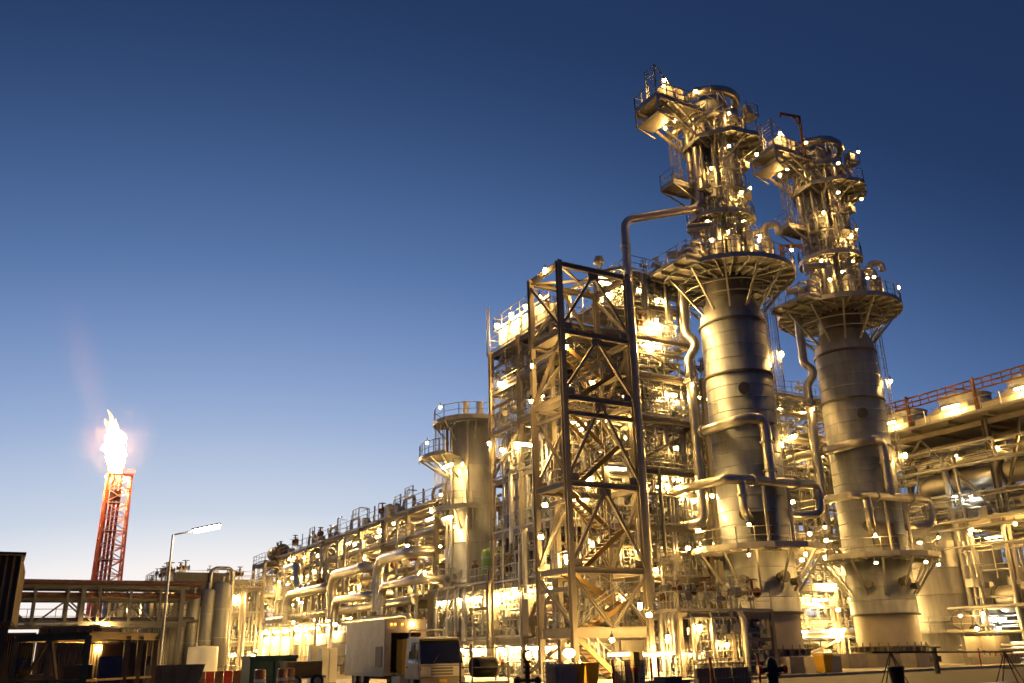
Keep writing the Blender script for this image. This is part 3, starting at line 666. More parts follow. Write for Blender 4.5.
    if equip:
        lev = [zbase]+zs
        for li, z in enumerate(lev[:-1]):
            H = lev[li+1]-z
            for i, (a, b) in enumerate(zip(us[:-1], us[1:])):
                for j, (c, d) in enumerate(zip(vs[:-1], vs[1:])):
                    q = rng.random(); x, y = (a+b)/2, (c+d)/2; zz = z+.045 if z else .013
                    lv = 'at ground level' if li == 0 else f'on the {ordn[li-1]} deck'
                    if H < 2.9 or q < .18: continue
                    if q < .45: hdrum((x+rng.uniform(-.3, .3), y, zz), min(3.2, (b-a)*.6), min(.75, H*.22), 'u', f'silver horizontal drum {lv} {where}', 'clad', 'drum', f'horizontal drums {lv} {where}')
                    elif q < .75: vdrum((x+rng.uniform(-1, 1), y+rng.uniform(-.5, .5), zz), min(H-.9, 2.6), .55, f'silver vertical drum {lv} {where}', 'clad2', f'vertical drums {lv} {where}')
                    elif q < .88: cabinet((a+1.2, c+.9, zz), (1.3, .5, 1.7), f'pale electrical cabinet {lv} {where}', 'white', f'cabinets {lv} {where}')
    for zi, z in enumerate(zs):
        wz = f'under the {ordn[zi]} deck '+where if len(zs) > 1 else where
        for i, (a, b) in enumerate(zip(us[:-1], us[1:])):
            for j, (c, d) in enumerate(zip(vs[:-1], vs[1:])):
                if rng.random() < lampd: tubel(((a+b)/2+rng.uniform(-1.5, 1.5), c+rng.uniform(1.0, 2.6), z-.85), rng.choice('uv'), wz, lampk[1])
                if rng.random() < lampd*.8:
                    if rng.random() < .5: globe((rng.uniform(a, b), vs[0]-.25, z-rng.uniform(.8, 1.6)), wz, lampk[0])
                    else: globe((us[0]-.25 if i == 0 else a+.3, rng.uniform(c, d), z-rng.uniform(.8, 1.6)), wz, lampk[0])
    return R
frame('process_module', 'tall multi deck steel process module behind the open stair tower', [29, 35, 41], [46.4, 50.5, 54.7], [2.4, 5.9, 9.2, 12.9, 16.5, 19.5, 22.4], 3, 190, .82, risers=40, valves=60, small=1000, where='in the tall module behind the stair tower', lampd=.62)
frame('process_module', 'multi deck steel process module standing behind the two tall columns', [47, 53, 59, 64.2], [52.2, 57], [2.4, 6, 10, 14, 18, 22], 8, 150, .8, risers=30, valves=34, small=600, where='in the module behind the two tall columns', lampd=.75)
frame('process_module', 'low two deck process module left of the stair tower under bright lamps', [29.3, 34.3], [56, 61, 66], [2.4, 6.1], 5, 90, .9, risers=24, valves=50, small=500, where='in the low two deck module', lampd=1., lampk=('lampb', 'tubeb'))
frame('pipe_walkway', 'low railed pipe walkway between the stair tower and the tall columns', [33.2, 37.0, 40.2], [40.6, 43.6], [3.5], 12, 90, .7, .22, bracep=.3, risers=24, valves=46, small=500, equip=False, where='around the low pipe walkway', lampd=.9, lampk=('lamp', 'tube'), cat='walkway')

# penthouse with pitched canopy on top of the module
def penthouse():
    R = thing('roof_shelter', 'open steel shelter with pitched frame on top of the tall module', 'shelter', (33.2, 46.8, 22.45))
    u0, u1, v0, v1, z0, z1 = 33.2, 37.6, 46.8, 50.2, 22.45, 26.6
    for u in (u0, u1):
        for v in (v0, v1): B().ib((u, v, z0), (u, v, z1), .22).build('post', 'galv', R)
    um = (u0+u1)/2
    for v in (v0, v1):
        B().ib((u0-.2, v, z1), (um, v, z1+.9), .2).build('rafter', 'galv', R); B().ib((um, v, z1+.9), (u1+.2, v, z1), .2).build('rafter', 'galv', R)
        B().beam((u0, v, z1-.1), (u1, v, z1-.1), .14).build('beam', 'galv', R)
    for u, z in ((u0, z1), (um, z1+.9), (u1, z1)): B().beam((u, v0, z+.05), (u, v1, z+.05), .14).build('purlin', 'galv', R)
    B().rail([(u0, v0, z0+1.9), (u1, v0, z0+1.9)]).rail([(u0, v0, z0+1.9), (u0, v1, z0+1.9)]).build('handrail', 'galv', R)
    B().box((u0, v0, z0+1.8), (u1, v1, z0+1.86)).build('deck', 'deck', R)
    w = 'under the shelter on top of the tall module'
    tubel((34.2, 47.2, 26.2), 'u', w, 'tubeb'); tubel((36.6, 47.2, 26.2), 'u', w, 'tubeb')
    globe((38.4, 46.6, 25.4), 'on the roof deck of the tall module', 'lampb'); globe((37.9, 46.2, 23.6), 'on the roof deck of the tall module', 'lamp')
    vd = thing('exhaust_vent', 'mushroom headed vent pipe above the shelter on the tall module', 'vent', (34.9, 48.6, 26.5))
    B().cyl((34.9, 48.6, 24.3), (34.9, 48.6, 28.6), .16, 10).build('stack', 'clad2', vd); B().cyl((34.9, 48.6, 28.5), (34.9, 48.6, 29.0), .42, 12, .3).build('cowl', 'clad2', vd)
    vd = thing('relief_vent', 'short capped vent with side arm beside the overhead pipe', 'vent', (39.6, 47.6, 22.45))
    B().cyl((39.6, 47.6, 22.45), (39.6, 47.6, 28.0), .2, 10).build('stack', 'clad2', vd); B().lathe((39.6, 47.6, 28.0), [(.6, 0), (.55, .35), (.2, .6), (.01, .62)], 14).build('cowl', 'clad2', vd)
    B().beam((39.6, 47.6, 26.6), (37.7, 47.6, 25.0), .1).build('stay', 'galv', vd)
    hdrum((40.2, 50.4, 25.0), 3.2, .5, 'v', 'silver drum raised above the roof of the tall module', 'clad')
    B2 = B()
    R2 = thing('roof_equipment', 'row of bright railed units along the roof edge of the tall module', 'equipment', (29.4, 52, 22.45))
    for i in range(4):
        y = 47.6+i*1.75; B().box((29.4, y, 22.45), (30.7, y+1.2, 24.1)).build('cabinet', 'white', R2); B().cyl((30.0, y+.6, 24.1), (30.0, y+.6, 24.9), .15, 8).build('stack', 'galv', R2)
    B().rail([(29.2, 46.6, 24.12), (29.2, 54.6, 24.12), (31.2, 54.6, 24.12)]).build('handrail', 'galv', R2)
    for y in (47.3, 49.2, 51.2, 53.4): globe((28.85, y, 24.2), 'along the roof edge of the tall module', 'lampb' if y > 51 else 'lamp')
    for y in (54.9, 55.3): B().cyl((29, y, 22.4), (29, y, 26.2), .05, 6).build('mast', 'galv', R2)
penthouse()
frame('roof_module', 'dense two deck block on the module roof beside the overhead pipe', [36.2, 40.4], [46.6, 50.2], [25.0, 27.4], 61, 70, .75, .22, risers=12, valves=14, small=320, equip=False, where='in the roof block beside the overhead pipe', lampd=1., lampk=('lampb', 'tubeb'), zbase=22.45, jo=4)
# extra lamps picked from the photograph on the module faces
for x, y, k in ((500, 384, 'lampb'), (502, 450, 'lamp'), (517, 446, 'lampb'), (513, 590, 'lamp'), (686, 318, 'lampb'), (655, 326, 'lampb'), (652, 347, 'lampb'), (676, 448, 'lamp'), (656, 570, 'lamp'), (688, 548, 'lamp'), (712, 496, 'lamp')):
    p = at_u(x, y, 28.75) if x < 520 else at_v(x, y, 46.1); globe(p, 'on the outer face of the tall module', k)
for x, y in ((654, 326), (652, 347), (525, 445), (600, 420), (668, 395), (672, 480), (690, 500)):
    tubel(at_v(x, y, 46.9), 'u', 'on the outer face of the tall module', 'tubeb')
# tidy bright lamps seen between and beside the two columns
for x, y, k in ((770, 365, 'lamp'), (793, 437, 'lamp'), (782, 445, 'lamp'), (803, 545, 'lampb'), (818, 545, 'lamp'), (792, 502, 'lampb'), (795, 612, 'lampb'), (880, 388, 'lamp'), (902, 457, 'lamp'), (888, 460, 'lamp'), (838, 610, 'lamp'), (838, 640, 'lamp'), (802, 560, 'lamp')):
    globe(at_v(x, y, 51.6), 'between and behind the two tall columns', k)
for x, y in ((830, 585), (820, 600), (800, 632), (838, 630), (840, 562)): tubel(at_v(x, y, 51.8), 'u', 'behind the two tall columns', 'tubeb')

# cabinets and vessels on the low module
wl = 'on the low deck beside the stair tower'
cabinet((29.4, 45.0+4.6, 2.46), (1.9, .7, 2.2), 'grey switch cabinet '+wl, 'shedlight')
vdrum((30.6, 58.0, 6.15), 2.6, .75, 'bright green vertical drum on the upper deck of the low module', 'green')
vdrum((30.4, 54.2, 2.45), 3.3, .6, 'tall green drum on the lower deck beside the tall module', 'green')
vdrum((31.0, 63.5, 2.45), 2.6, .6, 'small green drum among pale pipes in the low module', 'green')
vdrum((30.3, 50.5, 5.95), 2.6, .62, 'green drum behind the stair tower braces', 'green')
for y, k in ((47.6, 'tubeb'), (49.5, 'tubeb'), (51.5, 'tubeb'), (53.5, 'tubeb'), (57.5, 'tubeb'), (60, 'tubeb'), (63, 'tubeb')):
    tubel((29.0, y, 1.75), 'v', 'under the low deck beside the stair tower', k); tubel((29.4, y+.7, 5.2), 'v', 'under the upper low deck beside the stair tower', k)
bw = thing('pale_wall', 'pale walling added to brighten the low deck beside the stair tower', 'building', (31.5, 52, 0))  # pale surfaces added to brighten the low level
for i in range(9): B().box((31.4, 46.9+i*2.1, .012), (31.5, 46.9+i*2.1+2.06, 2.0)).build('wall_panel', 'white', bw)
B().box((31.51, 46.9, .01), (34, 65.8, 2.02)).build('wall', 'cream', bw)
for y in (49.4, 57.8): B().box((31.37, y, .012), (31.397, y+.95, 1.95)).build('door', 'cream', bw)
bw = thing('pale_wall', 'pale panelled back wall added to brighten the upper low deck', 'building', (33.5, 55, 2.5))  # added pale backing that lifts the brightness of the upper low deck
for i in range(7): B().box((33.4, 47.4+i*2.6, 2.5), (33.5, 47.4+i*2.6+2.55, 5.4)).build('wall_panel', 'white', bw)
bw = thing('pale_wall', 'pale panelled wall behind the low pipe walkway', 'building', (33.5, 46, 0))
for i in range(5): B().box((33.0+i*1.7, 46.0, .012), (33.0+i*1.7+1.66, 46.1, 2.1)).build('wall_panel', 'cream', bw)

# ------------------------------------------------------------------ shorter vessel column behind the low module
def shortcol():
    cx, cy, r, h = 31.5, 63.0, 1.8, 20.8; c = V((cx, cy, 0))
    R = thing('process_column', 'shorter polished column with stepped side platforms rising through the low module', 'column', c)
    zs = [.3, 3.5, 6.5, 9.5, 12.5, 15.5, 18.6]
    for a, b in zip(zs[:-1], zs[1:]): B().lathe(c, [(r, a), (r+.03, a+.02), (r+.03, a+.1), (r, a+.12), (r, b)], 36).build('cladding_band', 'clad', R)
    B().lathe(c, [(r, 18.6), (r*.9, 19.4), (r*.5, 19.9), (.01, 20.1)], 32).build('head', 'clad', R)
    B().cyl((cx, cy, 0), (cx, cy, .3), r+.4, 16).build('plinth', 'conc', R)
    for z, r1, a0, a1 in ((19.2, 3.1, 120, 330), (16.2, 4.2, 150, 215), (12.2, 3.0, 140, 260)):
        D = radians; B().ring(c, r+.05, r1, z-.05, .07, 10, D(a0), D(a1)).build('deck', 'deck', R); B().ring(c, r1, r1+.06, z-.2, .3, 10, D(a0), D(a1)).build('deck_edge', 'galv', R)
        B().rail([V((cx+r1*cos(D(a0+(a1-a0)*i/8)), cy+r1*sin(D(a0+(a1-a0)*i/8)), z)) for i in range(9)]).build('handrail', 'galv', R)
        for i in range(4):
            t = D(a0+(a1-a0)*(i+.5)/4); e = V((cos(t), sin(t), 0)); B().beam(c+e*r+Z*(z-1.6), c+e*(r1-.1)+Z*(z-.1), .12).build('strut', 'galv', R)
        if z < 18: tubel((cx-r-.9, cy-1.2, z-.9), 'v', 'on the shorter column', 'tube')
        globe((cx-r1+.1, cy-.4, z+1.0), 'on the shorter column', 'lampd')
    for x, y in ((-2.0, .4), (-1.95, -.3), (-1.2, -1.6)): B().tube([(cx+x, cy+y, .3), (cx+x, cy+y, 18.8), (cx+x*.5, cy+y*.5, 19.6)], .13, 8).build('riser', 'pipe', R)
    B().ladder((cx-2.1, cy+.9, 0), 12.2, 19.2, (-1, .2, 0)).build('ladder', 'galv', R)
    for x, y in ((-.8, -.6), (.3, -1.0)): B().cyl((cx+x, cy+y, 19.2), (cx+x, cy+y, 20.9), .25, 10).build('nozzle', 'white', R)
    globe((cx-2.6, cy-2.4, 10.5), 'on the shorter column', 'lampd'); globe((cx-2.2, cy-2.8, 15.2), 'on the shorter column', 'lampd')
shortcol()

# ------------------------------------------------------------------ long pipe rack
def rack():
    rng = random.Random(21); us = (30.0, 36.0); vs = [66.5+6*i for i in range(9)]; zs = [5.9, 8.4, 11.0, 13.2]
    R = thing('pipe_rack', 'long four level pipe rack running away behind the truck', 'pipe rack', (30, 66.5, 0))
    for v in vs:
        for u in us: B().ib((u, v, 0), (u, v, 13.4), .36, .36, .04).build('column', 'steel', R)
        for z in zs: B().ib((30.2, v, z-.2), (35.8, v, z-.2), .24, .38).build('beam', 'steel', R)
    for u in us:
        for z in zs: B().ib((u, vs[0], z+.02), (u, vs[-1], z+.02), .24, .34).build('beam', 'steel', R)
        for i, (a, b) in enumerate(zip(vs[:-1], vs[1:])):
            if i % 2 == 0: B().ib((u, a, 8.3), (u, b, 11.0), .16).build('brace', 'steel', R)
            else: B().ib((u, b, 11.0), (u, a, 13.2), .16).build('brace', 'steel', R)
    for z in zs:
        for k in range(7):
            r = rng.choice((.12, .18, .25, .32)); u = 30.5+k*.8+rng.uniform(-.1, .1)
            B().tube([(u, vs[0]-rng.uniform(0, 3), z+.05+r), (u, vs[-1]+1, z+.05+r)], r, 8).build('pipe', rng.choice(('pipe', 'clad2', 'pipe')), R)
    B().rail([(29.8, vs[0], 13.4), (29.8, vs[-1], 13.4)], 1.1, 2).build('handrail', 'galv', R)
    B().rail([(29.8, vs[0], 11.1), (29.8, vs[-1], 11.1)], 1.1, 2).build('handrail', 'galv', R)
    B().box((29.9, vs[0], 13.38), (31.2, vs[-1], 13.42)).build('walkway', 'deck', R)
    for k in range(40):
        u = 29.7-rng.uniform(0, .8); v = rng.uniform(67, 112); a = rng.choice((1, 2.5, 5.9)); b = rng.choice((8, 10.6, 12.8)); r = rng.choice((.06, .09, .13, .18))
        B().tube([(u, v, a), (u, v, b), (u+2, v, b)], r, 8).build('riser', rng.choice(('pipe', 'galv', 'clad2')), R)
    for k in range(30): put_valve((29.2+rng.uniform(-.5, .6), rng.uniform(67, 112), rng.choice((1.0, 6.5, 9.0, 11.7, 14.2))), .16, pi/2, R, rng.choice(('galv', 'clad2', 'rust')))
    for z in (5.2, 7.7, 10.3, 12.6):
        for v in vs[:-1]:
            if rng.random() < .75: tubel((29.8+rng.uniform(0, 2), v+rng.uniform(1, 5), z-.25), 'v', 'on the long pipe rack', 'tube')
            if rng.random() < .45: globe((29.6, v+rng.uniform(0, 6), z), 'on the long pipe rack', 'lamp')
    sb = B()
    for k in range(260):
        u = rng.uniform(29.7, 33); v = rng.uniform(66.5, 114); z = rng.choice((13.4, 11.1, 8.5, 6.0)); pts = [V((u, v, z))]
        for j in range(3):
            q = pts[-1].copy(); m_ = rng.choice('uvz'); d_ = rng.choice((-1, 1))*rng.uniform(.5, 2.2)
            if m_ == 'u': q.x += d_*.6
            elif m_ == 'v': q.y += d_
            else: q.z = min(z+1.9, max(z, q.z+abs(d_)))
            if q.z < 13.4 and q.x < 29.3: q.x = 29.3
            pts.append(q)
        sb.tube(pts, rng.choice((.03, .05, .08)), 6, .12)
        if k % 3 == 0: x = V((rng.uniform(29.8, 32.5), rng.uniform(66.5, 114), z+.3)); h_ = rng.uniform(.15, .4); sb.box(x-V((h_, h_, .3)), x+V((h_, h_, h_*2)))
    sb.build('small_bore_piping', 'galv', R)['kind'] = 'stuff'
    for v in (69, 75.5, 81, 90, 97, 105): B().tube([(30.8, v, 13.4), (30.8, v, 14.9), (30.8, v-2.5, 14.9), (30.8, v-2.5, 13.4)], .16, 8).build('pipe_loop', 'pipe', R)
    for v in (72, 86, 101):
        for d_ in (0, 1.8): B().beam((30.2, v+d_, 13.4), (30.2, v+d_, 15.6), .1).build('frame_post', 'galv', R)
        B().rail([(30.2, v, 14.5), (30.2, v+1.8, 14.5)], 1.1, .9).build('handrail', 'galv', R)
    # vents standing on top
    for x, y, kind in ((397, 510, 0), (369, 527, 0), (331, 543, 0), (355, 535, 1), (344, 545, 1), (380, 522, 1), (318, 547, 1), (308, 553, 1)):
        p = at_u(x, y, 31.0)
        r2 = thing('rack_vent', ('dark capped vent standing on the long pipe rack', 'pale lamp mast standing on the long pipe rack')[kind], 'vent', (31, p.y, 13.42), ('dark vents on the pipe rack', 'pale masts on the pipe rack')[kind])
        if kind == 0: B().cyl((31, p.y, 13.42), (31, p.y, p.z+.3), .09, 6).build('stack', 'dark', r2); B().cyl((31, p.y, p.z), (31, p.y, p.z+.6), .32, 8, .22).build('cowl', 'dark', r2)
        else: B().cyl((31, p.y, 13.42), (31, p.y, p.z+.2), .12, 6).build('stack', 'galv', r2); globe((31, p.y, p.z-.9), 'on masts along the pipe rack', 'lampb')
rack()
# expansion loops in front of the rack
def loop(pts, r, label):
    p0 = pts[0]; R = thing('pipe_loop', label, 'pipe', (p0[0], p0[1], 0)); B().tube(pts, r, 14, r*3).build('run', 'pipe', R)
    for q in (pts[0], pts[-1]): B().beam((q[0], q[1], 0), (q[0], q[1], q[2]-r), .2).build('support', 'galv', R)
    a, b = V(pts[0]), V(pts[1]); d = (b-a).normalized()
    for k in (.2, .55): m = a.lerp(b, k); B().cyl(m-d*.05, m+d*.05, r*1.25, 14).build('flange', 'galv', R)
def U_(x, y, u): p = at_u(x, y, u); return (u, p.y, p.z)
q = U_(377, 606, 28); e = U_(438, 566, 28)
loop([(28, q[1], 5.0), (28, q[1], 9.3), (28, 67.0, 9.3), (29.8, 66.6, 9.3)], .48, 'largest silver pipe loop arching up in front of the pipe rack, above the truck box')
q = U_(331, 606, 28)
loop([(28, q[1], 4.8), (28, q[1], 9.0), (28, q[1]-9.5, 9.0), (29.9, q[1]-9.5, 9.0)], .5, 'silver pipe loop arching up in front of the pipe rack, beside the largest loop')
q = U_(334, 610, 27.2)
loop([(27.2, q[1], 3.0), (27.2, q[1], 6.4), (27.2, q[1]-9, 6.4), (29.5, q[1]-9, 6.4)], .38, 'lower silver pipe bend in front of the pipe rack, under the second loop')
q = U_(381, 612, 27.2)
loop([(27.2, q[1], 4.6), (27.2, q[1], 6.9), (27.2, q[1]-7.5, 6.9), (29.5, q[1]-7.5, 6.9)], .34, 'small silver pipe bend nested under the largest loop')
q = U_(287, 612, 28)
loop([(28, q[1], 4.0), (28, q[1], 8.0), (28, q[1]-14, 8.0), (29.9, q[1]-14, 8.0)], .5, 'far silver pipe bend at the end of the pipe rack')
q = U_(297, 590, 28.6)
loop([(28.6, q[1]-6, 8.6), (28.6, q[1], 8.6), (28.6, q[1], 11.2), (28.6, q[1]+5, 11.2)], .5, 'far upturned silver pipe elbow at the end of the pipe rack')
lp = thing('long_pipe', 'long straight silver pipe along the foot of the pipe rack', 'pipe', (28.6, 70, 0))
B().tube([(28.4, 67, 5.6), (28.4, 112, 5.6)], .36, 12).build('run', 'pipe', lp)
for v in range(68, 112, 6): B().beam((28.4, v, 0), (28.4, v, 5.25), .16).build('support', 'galv', lp)
lp = thing('long_pipe', 'thinner straight silver pipe running low beside the pipe rack', 'pipe', (27.8, 70, 0))
B().tube([(27.8, 66.4, .3), (27.8, 66.4, 4.4), (27.8, 112, 4.4)], .25, 10).build('run', 'pipe', lp)
for v in range(67, 112, 6): B().beam((27.8, v, 0), (27.8, v, 4.2), .14).build('support', 'galv', lp)
# pumps and small vessels along the foot of the rack
for i, x in enumerate((268, 277, 287, 299, 306, 320, 338)):
    p = at_u(x, 660, 26.0+(i % 3)*.8); vdrum((p.x, p.y, .004), 3.6, .62, 'pale vertical filter drum at the foot of the pipe rack', 'white', 'filter drums at the foot of the rack')
    globe((p.x-.6, p.y-.6, 4.1), 'above the filter drums', 'lampb')
fp = thing('pipe_header', 'low walkway over the filter drums at the foot of the rack', 'walkway', (26, 90, 0))
B().box((25.6, 84, 4.4), (27.4, 112, 4.46)).build('deck', 'deck', fp); B().rail([(25.6, 84, 4.46), (25.6, 112, 4.46)]).build('handrail', 'galv', fp)
for v in range(84, 113, 4): B().beam((25.7, v, 0), (25.7, v, 4.4), .18).build('column', 'steel', fp); B().beam((27.3, v, 0), (27.3, v, 4.4), .18).build('column', 'steel', fp)
for v in (86, 90, 94, 98, 103, 108): tubel((25.9, v, 4.0), 'v', 'under the low walkway at the foot of the rack', 'tubeb')
# end frame with brown drum at the far end of the rack
frame('end_frame', 'open steel frame carrying a brown drum at the far end of the pipe rack', [28.5, 34.5], [116, 122], [5, 9, 13.0], 31, 30, .8, risers=8, valves=8, equip=False, where='at the far rack end', lampd=.9, lampk=('lampb', 'tubeb'))
hdrum((30.5, 117.5, 13.05), 4.6, .9, 'v', 'brown horizontal drum on top of the far end frame', 'olive')

_before = set(col.objects)
# ------------------------------------------------------------------ right side: domed vessel, ducts and air coolers
def domed():
    c = V((61.6, 44.6, 0)); r = 3.25
    R = thing('domed_vessel', 'large domed silver vessel beneath the air cooler bank', 'vessel', c)
    B().cyl(c, c+Z*.9, r+.5, 20).build('plinth', 'conc', R)
    zs = [.9, 3.0, 5.0, 7.0, 8.6]
    for a, b in zip(zs[:-1], zs[1:]): B().lathe(c, [(r, a), (r+.04, a+.02), (r+.04, a+.12), (r, a+.14), (r, b)], 48).build('cladding_band', 'clad2', R)
    B().lathe(c, [(r+.03, 8.6), (r, 9.1), (r*.87, 10.0), (r*.6, 10.65), (r*.25, 10.95), (.01, 11)], 48).build('dome', 'clad2', R)
    B().ring(c, r, r+1.1, 2.2, .07, 16, radians(170), radians(320)).build('deck', 'deck', R)
    B().rail(circ(c, r+1.1, 2.27, 170, 320, 10)).build('handrail', 'galv', R)
    for a in (180, 205, 230, 255, 280, 305): e = V((cos(radians(a)), sin(radians(a)), 0)); B().beam(c+e*r+Z*.95, c+e*(r+1.0)+Z*2.2, .12).build('strut', 'galv', R)
    e = V((cos(radians(232)), sin(radians(232)), 0)); B().cyl(c+e*(r-.1)+Z*3.1, c+e*(r+.7)+Z*3.1, .55, 14).cyl(c+e*(r+.7)+Z*3.1, c+e*(r+.82)+Z*3.1, .7, 14).build('manway', 'dark', R)
    B().tube([c+Z*10.6, c+Z*13.8, (61.6, 24, 13.8)], .86, 16, 1.5).build('duct', 'pipe', R)
    for v in (41.5, 37, 32): B().lathe((61.6, v, 13.8), [(.86, -.1), (1.0, -.1), (1.0, .1), (.86, .1)], 18, axis='v').build('duct_flange', 'dark', R)
    B().tube([(61.6, 42.2, 4.5), (61.6, 24, 4.5)], .95, 16).build('duct', 'pipe', R)
    for v in (39.6, 35.5): B().lathe((61.6, v, 4.5), [(.95, -.1), (1.1, -.1), (1.1, .1), (.95, .1)], 18, axis='v').build('duct_flange', 'dark', R)
    for v in (37.5, 31): B().beam((61.6, v, 0), (61.6, v, 3.6), .5, .3).build('duct_support', 'steel', R)
    w = 'around the domed vessel'
    globe((58.4, 41.0, 3.4), w, 'lampd'); globe((59.6, 39.9, 3.5), w, 'lamp'); tubel((61.2, 39.8, 3.1), 'u', w, 'cool'); globe((64.4, 37.5, 5.6), w, 'lamp'); globe((59.4, 40.3, 12.4), w, 'cool'); globe((60.2, 39.5, 12.2), w, 'cool')
domed()
def coolers():
    R = thing('cooler_rack', 'tall steel rack carrying the air coolers beside the domed vessel', 'rack', (60.4, 24, 0))
    us = (60.4, 66.0, 71.5); vs = (25.5, 31.4, 37.3, 49.0, 55.0); z = 17.9
    for u in us:
        for v in vs: B().ib((u, v, 0), (u, v, z), .42, .42, .05).build('column', 'steel', R)
        for zz in (10.2, z-.2): B().ib((u, vs[0], zz), (u, vs[-1], zz), .26, .44).build('beam', 'steel', R)
        for a, b in zip(vs[:-1], vs[1:]):
            B().ib((u, a, 10.4), (u, (a+b)/2, z-.4), .2).build('brace', 'steel', R); B().ib((u, b, 10.4), (u, (a+b)/2, z-.4), .2).build('brace', 'steel', R)
            if u == us[-1]: B().ib((u, a, .3), (u, b, 10), .2).build('brace', 'steel', R)
    for v in vs:
        for zz in (10.2, z-.2): B().ib((us[0], v, zz+.02), (us[-1], v, zz+.02), .24, .4).build('beam', 'steel', R)
    for k in range(9):
        v = 25.8+k*3.4; B().ib((59.0, v, z+.1), (72, v, z+.1), .2, .3).build('beam', 'steel', R)
    B().box((58.9, 25, z+.28), (60.3, 56, z+.34)).build('walkway', 'deck', R)
    B().rail([(58.9, 25, z+.34), (58.9, 56, z+.34)], 1.1, 1.6).build('handrail', 'galv', R)
    rng = random.Random(4)
    for k in range(26):
        u = rng.uniform(60.8, 71); zz = rng.choice((10.6, 11.2, 12.0, 15.2, 15.8)); r = rng.choice((.15, .22, .3, .45)); a = rng.uniform(25, 40)
        B().tube([(u, a, zz), (u, a+rng.uniform(8, 18), zz)], r, 8).build('pipe', rng.choice(('pipe', 'clad2')), R)
    for k in range(16):
        v = rng.uniform(26, 55); r = rng.choice((.1, .15, .25)); zz = rng.choice((5, 9.8, 15.8))
        B().tube([(59.8+rng.uniform(0, 1), v, .2), (59.8+rng.uniform(0, 1), v, zz), (66, v, zz)], r, 8).build('riser', rng.choice(('pipe', 'galv')), R)
    sb = B()
    for k in range(200):
        p_ = rpipe(rng, (59.2, 63.5), (26, 56), *((4.5, 9.8), (10.4, 12.4), (14.4, 16.2), (.3, 4))[k % 4], .03)
        if p_: sb.tube(p_, rng.choice((.03, .05, .08, .12)), 6, .12)
        if k % 3 == 0: x = V((rng.uniform(59.4, 62), rng.uniform(26, 56), rng.choice((5, 10.6, 15))+rng.uniform(-.5, .8))); h_ = rng.uniform(.1, .35); sb.box(x-V((h_, h_, h_)), x+V((h_, h_, h_)))
    sb.build('small_bore_piping', 'galv', R)['kind'] = 'stuff'
    for zz in (10.3,):
        B().box((59.2, 26, zz), (60.2, 41, zz+.05)).build('walkway', 'deck', R); B().rail([(59.2, 26, zz+.05), (59.2, 41, zz+.05)]).build('handrail', 'galv', R)
    for v in (27.5, 30, 33, 36, 39.5): globe((59.5, v, 9.7), 'under the middle walkway of the cooler rack', 'lamp'); globe((60.8, v+1, 15.6), 'under the top beams of the cooler rack', 'lamp')
    # cooler bays
    for k in range(5):
        v0 = 25.4+k*6.1; c_ = (63.4, v0+2.9)
        A = thing('air_cooler', 'pale air cooler bay with sloping hood and fan ring on the cooler rack', 'air cooler', (60.5, v0, z+.36), 'air cooler bays')
        u0, u1, v1 = 60.5, 71.3, v0+5.8; z0 = z+.36; b = B()
        for j in range(4):
            y = v0+j*1.45; B().box((u0-.06, y+.02, z0), (u0, y+1.43, z0+1.0)).build('side_panel', 'cream', A)
        B().box((u0+.005, v0, z0), (u1, v1, z0+1.0)).build('tube_bundle', 'deck', A)
        n = 20; ctr = V((u0+2.9, v0+2.9, z0+2.0)); vs_ = []; rec = []
        for i in range(n):
            a = 2*pi*i/n; dx, dy = cos(a), sin(a); s_ = 2.85/max(abs(dx), abs(dy)); rec.append(V((u0+2.9+dx*s_, v0+2.9+dy*s_, z0+1.0))); vs_.append(ctr+V((dx*2.0, dy*2.0, 0)))
        b.add(rec+vs_, [(i, (i+1) % n, n+(i+1) % n, n+i) for i in range(n)]); b.build('hood', 'cream', A)
        B().lathe((u0+2.9, v0+2.9, z0+2.0), [(2.0, 0), (2.0, .55), (2.1, .6)], 24).build('fan_ring', 'clad2', A)
        for i in range(4): e = V((cos(i*pi/2+.3), sin(i*pi/2+.3), 0)); B().beam(ctr+Z*.3, ctr+Z*.3+e*1.85, .3, .05).build('blade', 'dark', A)
        tubel((u0-.5, v0+2.0, z0+1.15), 'v', 'along the air cooler walkway', 'tube')
    T = thing('cooler_walkway', 'rust orange truss walkway above the air coolers', 'walkway', (60.1, 25, z+2.4)); zt = z+2.35
    for zz in (zt, zt+.4, zt+.8): B().beam((60.0, 24.5, zz), (60.0, 56, zz), .1, .12).build('chord', 'orange', T)
    for k in range(40): v = 24.6+k*.8; B().beam((60.0, v, zt), (60.0, v, zt+.8), .07).build('post', 'orange', T)
    for k in range(6): v = 25.3+k*6.1-.1; B().beam((60.0, v, z+.4), (60.0, v, zt+1.0), .2).build('leg', 'orange', T); B().beam((60.0, v, zt), (60.0, v+2.2, zt+.75), .1).build('brace', 'orange', T)
    for v in (28, 34.5, 40, 46): globe((60.0, v, 9.4), 'under the cooler rack', 'lampd')
coolers()
bw = thing('bund_wall', 'low yellowish concrete wall in front of the domed vessel', 'wall', (57, 39.2, 0))
for i in range(3): B().box((55.4+i*1.75, 38.9, .012), (55.4+i*1.75+1.72, 39.2, 1.9)).build('wall_panel', 'conc', bw)
B().box((55.3, 38.6, .012), (61, 38.88, .5)).build('footing', 'conc', bw)
for x in (56.0, 58.5): globe((x, 38.2, 2.4), 'above the low concrete wall', 'lamp')
for o_ in set(col.objects)-_before:                 # this group stands a little further back than first laid out
    if o_.parent is None: o_.location += V((4.6, 3.2, 0))
